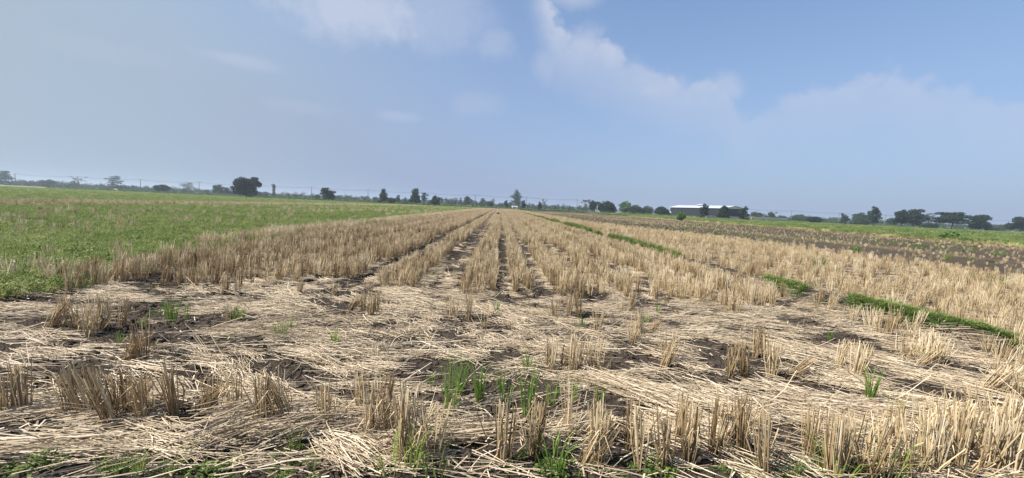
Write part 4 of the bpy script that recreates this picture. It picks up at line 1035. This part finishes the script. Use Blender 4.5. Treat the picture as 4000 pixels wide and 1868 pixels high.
G = 'trees along the far edge of the fields'
TREES = [
 (18, 665, 50, 420, 'umbrella', 'tall hazy umbrella-crowned tree at the far left edge on a bare trunk', LEAFM, .8),
 (193, 697, 52, 370, 'bush', 'broad dark bush mound left of the small pale-roofed house', LEAF, 1),
 (290, 704, 22, 370, 'shrubtree', 'small round-topped tree right of the pale-roofed house', LEAF, 1),
 (307, 689, 46, 380, 'sparse', 'thin open-branched tree with hardly any leaves', LEAFM, .6),
 (436, 687, 56, 320, 'layered', 'flat-tiered tree on a slim trunk leaning to the right', LEAF, 1, .22),
 (465, 719, 26, 350, 'bush', 'low bush beside the flat-tiered tree', LEAF, 1),
 (633, 720, 56, 250, 'round', 'rounded dark tree on a short trunk between two poles at the left', LEAF, 1.2),
 (733, 713, 54, 330, 'layered', 'pale layered tree just left of a power pole', LEAFM, .8),
 (855, 720, 52, 340, 'round', 'hazy clustered tree left of the largest tree', LEAFM, 1),
 (888, 730, 30, 335, 'round', 'small hazy tree touching the left side of the largest tree', LEAFM, 1),
 (962, 689, 104, 190, 'round', 'largest dark broad tree standing in the green field edge', LEAF, 1.5),
 (1014, 745, 24, 330, 'bush', 'low bush right behind the largest tree', LEAFM, 1),
 (1070, 720, 15, 320, 'column', 'narrow pillar-like tree standing alone', LEAF, 1),
 (1240, 755, 24, 330, 'bush', 'low bush between a pole and the mid-sized dark tree', LEAFM, 1),
 (1282, 732, 60, 215, 'round', 'mid-sized dark spreading tree alone near a pole', LEAF, 1.3),
 (1497, 736, 40, 225, 'tall', 'tall dark tree with a round top left of a low wide one', LEAF, 1.1),
 (1482, 778, 22, 220, 'bush', 'dark shrub at the foot of the round-topped tall tree', LEAF, 1),
 (1527, 767, 38, 225, 'bush', 'low wide dark tree right of the round-topped tall one', LEAF, 1),
 (1556, 762, 13, 225, 'column', 'slim pillar tree between two groups of dark trees', LEAF, 1),
 (1622, 735, 44, 220, 'tall', 'tallest conical dark tree of the group of three', LEAF, 1.3),
 (1657, 752, 36, 222, 'layered', 'medium tree in the middle of the group of three', LEAF, 1.3),
 (1700, 762, 40, 218, 'round', 'smaller dark tree at the end of the group of three', LEAF, 1.2),
 (1823, 765, 30, 300, 'tall', 'hazy tree rising out of the hedge left of a pole', LEAFM, 1),
 (1886, 773, 30, 310, 'layered', 'feathery tree in the hedge right of a pole', LEAFM, .9),
 (1912, 780, 32, 300, 'bush', 'rounded tree crowns in the hedge near the vanishing rows', LEAFM, 1),
 (1908, 804, 14, 235, 'bush', 'small dark round bush on the far bund', LEAF, 1),
 (1977, 782, 22, 235, 'shrubtree', 'narrow bushy tree on the far bund just left of the tall tiered tree', LEAF, 1.2),
 (2017, 743, 50, 330, 'pagoda', 'tall pagoda-shaped tree above a grey hut at the end of the rows', LEAFM, 1.2),
 (2043, 782, 26, 230, 'shrubtree', 'dense bushy tree on the far bund right of the tall tiered tree', LEAF, 1.2),
 (2108, 787, 21, 222, 'shrubtree', 'dense cone-shaped tree standing alone on the far bund', LEAF, 1.2),
 (2124, 778, 22, 330, 'sparse', 'thin light-crowned tree peeping over the cone-shaped one', LEAFM, 1),
 (2286, 779, 36, 245, 'sparse', 'airy leafy tree at the left end of the long grove', LEAFM, 1.6),
 (2322, 781, 42, 240, 'round', 'dark rounded tree second from the left in the long grove', LEAF, 1.3),
 (2366, 777, 84, 240, 'bush', 'widest dark mounded tree of the long grove', LEAF, 1.4),
 (2440, 783, 52, 245, 'round', 'paler open tree in the middle of the long grove', LEAFG, 1.1),
 (2482, 793, 62, 240, 'bush', 'rounded mid-green tree right of the grove middle', LEAFM, 1.2),
 (2530, 798, 60, 240, 'bush', 'lower mid-green tree near the right end of the long grove', LEAFM, 1.2),
 (2583, 801, 64, 232, 'bush', 'dome-shaped dark tree closing the right end of the long grove', LEAF, 1.3),
 (2660, 822, 40, 94, 'bush', 'little bright green round tree on a thin stem before the warehouse', LEAFG, 1.2),
 (2752, 797, 46, 178, 'shrubtree', 'dark tree in front of the middle of the warehouse wall', LEAF, 1.4),
 (2828, 803, 56, 172, 'tall', 'dark conical tree at the corner of the warehouse', LEAF, 1.4),
 (2903, 807, 44, 175, 'shrubtree', 'dark leaning tree at the right end of the warehouse', LEAF, 1.3),
 (2920, 848, 18, 180, 'bush', 'small round shrub before the low wall right of the warehouse', LEAF, 1),
 (2955, 826, 40, 320, 'round', 'hazy rounded tree behind the flat-roofed hut', LEAFM, 1),
 (3017, 827, 34, 330, 'round', 'hazy tree behind the long concrete wall', LEAFM, 1),
 (3058, 838, 36, 330, 'bush', 'low hazy tree at the end of the concrete wall', LEAFM, 1),
 (3122, 833, 66, 310, 'bush', 'broad hazy dome tree right of a power pole', LEAFM, 1.1),
 (3182, 842, 54, 215, 'bush', 'dark low dome-shaped thicket at the meadow edge', LEAF, 1.3),
 (3298, 834, 34, 215, 'shrubtree', 'small dark tree just right of a pole at the meadow edge', LEAF, 1.3),
 (3362, 829, 62, 280, 'round', 'hazy blue-green tree behind the tall notched tree', LEAFM, 1.1),
 (3365, 856, 70, 215, 'bush', 'dark low mass at the foot of the tall notched tree', LEAF, 1.2),
 (3412, 807, 48, 212, 'tall', 'tall notched dark tree with a small head at the right', LEAF, 1.4),
 (3485, 845, 44, 270, 'bush', 'hazy square-topped tree between the tall notched and the huge tree', LEAFM, 1),
 (3520, 817, 56, 205, 'round', 'left half of the huge twin-crowned tree at the right', LEAF, 1.3),
 (3570, 815, 84, 205, 'round', 'huge dense tree, larger of the twin crowns at the right', LEAF, 1.4),
 (3625, 832, 40, 210, 'sparse', 'light side tree with loose drooping branches beside the huge tree', LEAFM, 1.2),
 (3630, 866, 56, 210, 'bush', 'low dark bushes between the huge and the umbrella-shaped tree', LEAF, 1),
 (3718, 826, 136, 205, 'umbrella', 'wide umbrella-shaped dark tree near the right edge', LEAF, 1.6),
 (3822, 839, 76, 200, 'round', 'rounded dark tree right next to the umbrella-shaped one', LEAF, 1.4),
 (3895, 872, 70, 260, 'bush', 'low hazy bushes in the gap near the right edge', LEAFM, 1),
 (3985, 849, 84, 195, 'round', 'dark tree cut by the right edge of view', LEAF, 1.3)]
for t in TREES:
    tree(t[0], t[1], t[2], t[3], t[4], t[5], t[6], t[7], G, skew=t[8] if len(t) > 8 else 0)
tree(3713, 900, 62, 43.5, 'bush', 'single green shrub at the near edge of the right meadow', LEAFG, 1.2, None, 'shrub', 'shrub')
tree(1947, 826, 13, 58, 'bush', 'tiny green bush alone in the middle of the pale rows', LEAFG, 1, None, 'shrub', 'shrub')

def tree_line(name, segs, depth, mat, label, step, leaf, spk):
    """a far mass of hedge, banana plants and small trees that reads as one"""
    mb = MB()
    lobes = []
    for (pa, pb, rise) in segs:
        px = pa
        while px < pb:
            hgt = (rise * (.55 + .75 * rng.random() ** 1.5)) / FPX * depth + CAM_H
            x_, y_ = place(px, depth * (1 + .04 * rng.normal()))
            wv = step / FPX * depth
            for q in range(3):
                lobes.append((x_ + rng.normal() * wv * .4, y_ + rng.normal() * 3, hgt * (.25 + .28 * q), wv * (.9 - .2 * q), wv * .9, hgt * .26))
            px += step * (.6 + .6 * rng.random())
    leaf_cloud(mb, lobes, int(len(lobes) * 46), leaf, spiky=spk)
    o = link(name, mb.mesh(name, mat))
    tag(o, label, 'trees', kind='stuff')
tree_line('far_hedge', [(-150, 620, 13), (620, 900, 11), (900, 1330, 10), (1330, 1720, 12), (1720, 1990, 20), (1990, 2140, 13), (2140, 2300, 14)], 360, LEAFM, 'far hedge of banana plants and low trees along the horizon', 12, .8, .5)
tree_line('far_wood', [(2900, 3120, 12), (3120, 3330, 14), (3330, 3500, 12), (3500, 4150, 14)], 350, LEAFM, 'hazy low wood behind the trees on the right', 14, .75, .1)
tree_line('distant_wood', [(-200, 1000, 15), (1000, 2300, 14), (2300, 4200, 14)], 760, LEAFM, 'pale distant tree belt on the horizon', 14, 1.6, .1)

# ------------------------------------------------------------------ power line
def pole(px, depth, h, label):
    x, y = place(px, depth)
    e = bpy.data.objects.new('utility_pole', None); COL.objects.link(e); e.location = (x, y, Hs(x, y))
    tag(e, label, 'pole', 'power poles along the far line')
    a = MB(); a.tube([(0, 0, -.5), (0, 0, h)], [.27, .17], 8); link('post', a.mesh('post', POLE, True), e)
    b = MB(); b.box((-.95, -.06, h - .62), (.95, .06, h - .5)); link('crossarm', b.mesh('crossarm', POLE), e)
    for sx in (-.85, 0, .85):
        c_ = MB(); z1 = h - .5 if sx else h
        c_.tube([(sx, 0, z1 - .001), (sx, 0, z1 + .12), (sx, 0, z1 + .22)], [.05, .09, .03], 6); link('insulator', c_.mesh('insulator', CONC, True), e)
    return Vector((x, y, Hs(x, y))), h
PX = [(-170, 'beyond the left edge of the field'), (60, 'right of the umbrella-crowned tree at the far left'), (305, 'behind the thin open-branched tree'), (549, 'left of the rounded dark tree'), (778, 'right of the pale layered tree'), (998, 'at the right flank of the largest tree'), (1217, 'left of the mid-sized dark spreading tree'), (1437, 'left of the round-topped tall tree'),
      (1648, 'behind the group of three trees'), (1855, 'above the hedge left of the vanishing rows'), (2055, 'right of the tall pagoda-shaped tree'), (2253, 'at the left end of the long grove')]
tops = [(pole(px, 308, 9.5, f'thin grey power pole {w_}')) for px, w_ in PX if px > 0]
PX2 = [(2890, 'behind the warehouse end'), (3089, 'past the end of the concrete wall'), (3275, 'left of the small dark meadow tree'), (3455, 'between the tall notched and the huge tree'), (3700, 'behind the umbrella-shaped tree'), (3935, 'in the gap near the right edge')]
tops2 = [(pole(px, 330, 9.0, f'thin grey power pole {w_}')) for px, w_ in PX2]
def wires(tp, what):
    for i in range(len(tp) - 1):
        (a, ha), (b, hb) = tp[i], tp[i + 1]
        e = bpy.data.objects.new('power_line', None); COL.objects.link(e); e.location = a
        tag(e, f'sagging power lines of the {ordinal(i)} span from the left, {what}', 'power line', 'power line spans')
        for dz, sx in ((-.27, -.85), (.22, 0), (-.27, .85)):
            pts_ = []
            for q in range(13):
                t = q / 12
                p = a.lerp(b, t) - a; p.z += ha + dz + (hb - ha) * t - .9 * 4 * t * (1 - t)
                pts_.append(p + Vector((sx, 0, 0)))
            mb = MB(); mb.tube(pts_, .035, 4, cap=False); link('wire', mb.mesh('wire', STEEL), e)
wires(tops, 'over the left and middle hedges'); wires(tops2, 'behind the right-hand trees')
for (px, top, lab) in ((1347, 728, 'tall thin guyed mast far behind the banana hedge'), (2094, 782, 'short thin mast behind the cone-shaped tree')):
    x, y = place(px, 420); h = (hz(px) - top) / FPX * 420 + CAM_H
    e = bpy.data.objects.new('radio_mast', None); COL.objects.link(e); e.location = (x, y, 0); tag(e, lab, 'mast')
    a = MB(); a.tube([(0, 0, -.3), (0, 0, h)], [.12, .07], 6); link('post', a.mesh('post', POLE, True), e)
    b = MB(); b.tube([(0, 0, h - .01), (0, 0, h + .8)], [.03, .02], 5); link('antenna', b.mesh('antenna', STEEL), e)

# ------------------------------------------------------------------ buildings
def empty(name, loc, rz, label, cat, group=None):
    e = bpy.data.objects.new(name, None); COL.objects.link(e); e.location = loc; e.rotation_euler = (0, 0, rz)
    tag(e, label, cat, group); return e
def part(name, mb, mat, parent, label=None, smooth=False):
    o = link(name, mb.mesh(name, mat, smooth), parent)
    if label: o['label'] = label
    return o
def warehouse():
    P0 = Vector((117, 205)); P1 = Vector((108, 250)); L = (P1 - P0).length; W = 13.0
    rz = math.atan2((P1 - P0).y, (P1 - P0).x)           # local +x along the long wall away from us, local -y to the gable's far side
    e = empty('warehouse', (P0.x, P0.y, 0), rz, 'long slate-blue warehouse with white low-pitched roof behind dark trees', 'warehouse')
    EV, RG, yr = 5.8, 7.15, -W * .44
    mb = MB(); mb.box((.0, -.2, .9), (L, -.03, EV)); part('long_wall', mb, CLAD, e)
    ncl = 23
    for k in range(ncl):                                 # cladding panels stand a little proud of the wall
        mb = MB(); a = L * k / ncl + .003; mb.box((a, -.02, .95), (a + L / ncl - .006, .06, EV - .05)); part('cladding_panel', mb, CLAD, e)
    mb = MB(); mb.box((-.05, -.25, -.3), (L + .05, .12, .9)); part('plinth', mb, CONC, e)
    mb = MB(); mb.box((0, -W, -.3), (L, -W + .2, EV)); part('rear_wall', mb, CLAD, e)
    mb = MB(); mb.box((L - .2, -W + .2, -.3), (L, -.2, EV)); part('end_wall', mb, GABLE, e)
    mb = MB()
    for (y0, y1) in ((-.25, -2.2), (-W + .2, -W + 2.2)): mb.box((.0, min(y0, y1), -.3), (.2, max(y0, y1), EV - .02))
    mb.box((.0, -W + 2.2, 3.9), (.2, -2.2, EV - .02)); part('front_wall', mb, CLAD, e)
    mb = MB(); mb.box((.35, -W + 2.2, -.3), (.45, -2.2, 3.9)); part('loading_door', mb, DARKG, e)
    for xx in (0.0, L - .15):
        mb = MB(); V = [(xx, .0, EV), (xx, -W, EV), (xx, yr, RG), (xx + .15, 0, EV), (xx + .15, -W, EV), (xx + .15, yr, RG)]
        mb.add(V, [(0, 1, 2), (3, 5, 4)], [(0, 3, 4, 1), (1, 4, 5, 2), (2, 5, 3, 0)]); part('gable', mb, GABLE, e)
    def slope(ya, za, yb, zb, n):
        for k in range(n):
            a = -1.0 + (L + 2.0) * k / n; b = -1.0 + (L + 2.0) * (k + 1) / n - .05
            mb = MB(); t = .12
            mb.add([(a, ya, za), (b, ya, za), (b, yb, zb), (a, yb, zb), (a, ya, za + t), (b, ya, za + t), (b, yb, zb + t), (a, yb, zb + t)], None,
                   [(0, 3, 2, 1), (4, 5, 6, 7), (0, 1, 5, 4), (1, 2, 6, 5), (2, 3, 7, 6), (3, 0, 4, 7)])
            part('roof_panel', mb, WHITE, e)
    s1 = (RG - EV) / abs(yr)
    slope(.5, EV - .5 * s1 + .05, yr, RG + .05, 16)
    s2 = (RG - EV) / (W + yr)
    slope(yr - .02, RG + .05, -W - 1.0, EV - s2 + .05, 16)
    xv, v, q, e0 = L * .51, 3.8, 1.2, .45
    mb = MB(); mb.box((xv, yr - .6, RG - .25), (xv + v, yr + .6, RG + .5)); mv = part('roof_vent', mb, DARKG, e)
    pv_ = [(xv - e0, yr + q), (xv + v + e0, yr + q), (xv + v + e0, yr), (xv - e0, yr), (xv - e0, yr - q), (xv + v + e0, yr - q)]
    zv = [.42, .42, .82, .82, .42, .42]
    mb = MB(); mb.add([(p[0], p[1], RG + z_ + t_) for t_ in (0, .1) for p, z_ in zip(pv_, zv)], None,
           [(0, 3, 2, 1), (3, 4, 5, 2), (6, 7, 8, 9), (9, 8, 11, 10), (0, 1, 7, 6), (4, 10, 11, 5)])
    part('vent_roof', mb, WHITE, mv)
warehouse()

def wall_run(pa, pb, d0, d1, h, n, label):
    a = Vector(place(pa, d0)); b = Vector(place(pb, d1)); L = (b - a).length
    e = empty('boundary_wall', (a.x, a.y, 0), math.atan2((b - a).y, (b - a).x), label, 'wall', 'grey concrete boundary walls')
    for k in range(n):
        mb = MB(); mb.box((L * k / n + .1, -.05, -.4), (L * (k + 1) / n - .1, .05, h)); part('wall_panel', mb, CONC, e)
    for k in range(n + 1):
        mb = MB(); x_ = L * k / n; mb.box((x_ - .1, -.07, -.4), (x_ + .1, .07, h + .06)); part('post', mb, CONC, e)
wall_run(2936, 3076, 222, 226, 2.1, 9, 'long pale concrete wall running right from the flat-roofed hut')
wall_run(2760, 2932, 200, 208, 1.7, 9, 'low grey wall behind the dark trees in front of the warehouse')
def house(px, depth, wpx, hpx, label, roofmat, wallmat, gable=True, name='house'):
    x, y = place(px, depth); W = wpx / FPX * depth; hh = hpx / FPX * depth + CAM_H
    e = empty(name, (x, y, 0), R(6) * (1 if px > 1000 else 3), label, 'house')
    ev = hh * .66; D = W * .7
    mb = MB(); mb.box((-W / 2, -D / 2, -.3), (W / 2, D / 2, ev)); part('wall', mb, wallmat, e)
    mb = MB(); o = .5
    if gable:
        mb.add([(-W / 2 - o, -D / 2 - o, ev - .1), (W / 2 + o, -D / 2 - o, ev - .1), (W / 2 + o, 0, hh), (-W / 2 - o, 0, hh), (-W / 2 - o, D / 2 + o, ev - .1), (W / 2 + o, D / 2 + o, ev - .1)], [(0, 3, 4), (1, 5, 2)], [(0, 1, 2, 3), (3, 2, 5, 4), (0, 4, 5, 1)])
    else: mb.box((-W / 2 - o, -D / 2 - o, ev + .003), (W / 2 + o, D / 2 + o, ev + .35))
    part('roof', mb, roofmat, e)
    mb = MB(); mb.box((-.45, -D / 2 - .06, -.2), (.45, -D / 2 - .003, 2.0)); part('door', mb, DARKG, e)
    for sx in (-1, 1):
        mb = MB(); mb.box((sx * W * .3 - .5, -D / 2 - .06, 1.0), (sx * W * .3 + .5, -D / 2 - .003, 1.9)); part('window', mb, DARKG, e)
house(240, 360, 30, 8, 'small house with a long pale roof between bushes at the left', WHITE, WALLW)
house(2950, 226, 26, 11, 'small flat dark-roofed hut at the end of the concrete wall', RUST, WALLW, False, 'hut')
house(2010, 325, 18, 4, 'low grey hut below the pagoda-shaped tree', WHITE, WALLW, True, 'hut')
house(2614, 252, 7, 12, 'narrow white building peeping out left of the warehouse', WHITE, WALLW, True)
house(118, 400, 16, 3, 'faint low house among the far left hedge', RUST, WALLW)
def car(px, depth, label, rz):
    x, y = place(px, depth); e = empty('parked_car', (x, y, Hs(x, y)), rz, label, 'car')
    mb = MB()
    prof_ = [(-2.1, .35), (-2.15, .75), (-1.9, .9), (-1.2, .95), (-.6, 1.42), (.9, 1.45), (1.6, .98), (2.1, .85), (2.15, .4)]
    n_ = len(prof_); V = [(a, s_ * (.85 if b < 1.2 else .68), b) for s_ in (-1, 1) for a, b in prof_]
    mb.add(V, [(0, i, i + 1) for i in range(1, n_ - 1)] + [(n_, n_ + i + 1, n_ + i) for i in range(1, n_ - 1)], [(i, (i + 1) % n_, n_ + (i + 1) % n_, n_ + i) for i in range(n_)])
    part('body', mb, CAR, e)
    for sy in (-.8, .8):
        for sx in (-1.35, 1.3):
            wb = MB(); wb.tube([(sx, sy - .1, .32), (sx, sy + .1, .32)], [.32, .32], 12); part('wheel', wb, DARKG, e)
    wb = MB(); wb.box((-.75, -.72, 1.02), (1.15, .72, 1.36)); part('window', wb, DARKG, e)
car(448, 330, 'small white car parked below the flat-tiered tree at the left', R(8))

# ------------------------------------------------------------------ air
mb = MB(); mb.box((-1400, -70, -3.0), (1400, 1500, 19.0))
hm = bpy.data.materials.new('haze'); hm.use_nodes = True
T = NT(hm.node_tree); hm.node_tree.nodes.clear()
ho = T.n('ShaderNodeOutputMaterial'); pv = T.n('ShaderNodeVolumePrincipled')
pv.inputs['Color'].default_value = (.72, .84, 1.0, 1)
pv.inputs['Density'].default_value = .00038
pv.inputs['Anisotropy'].default_value = .2
T.link(pv.outputs[0], ho.inputs['Volume'])
h_ = link('haze', mb.mesh('haze', hm))
tag(h_, 'thin bluish haze lying over the far fields and trees', 'haze', kind='stuff')
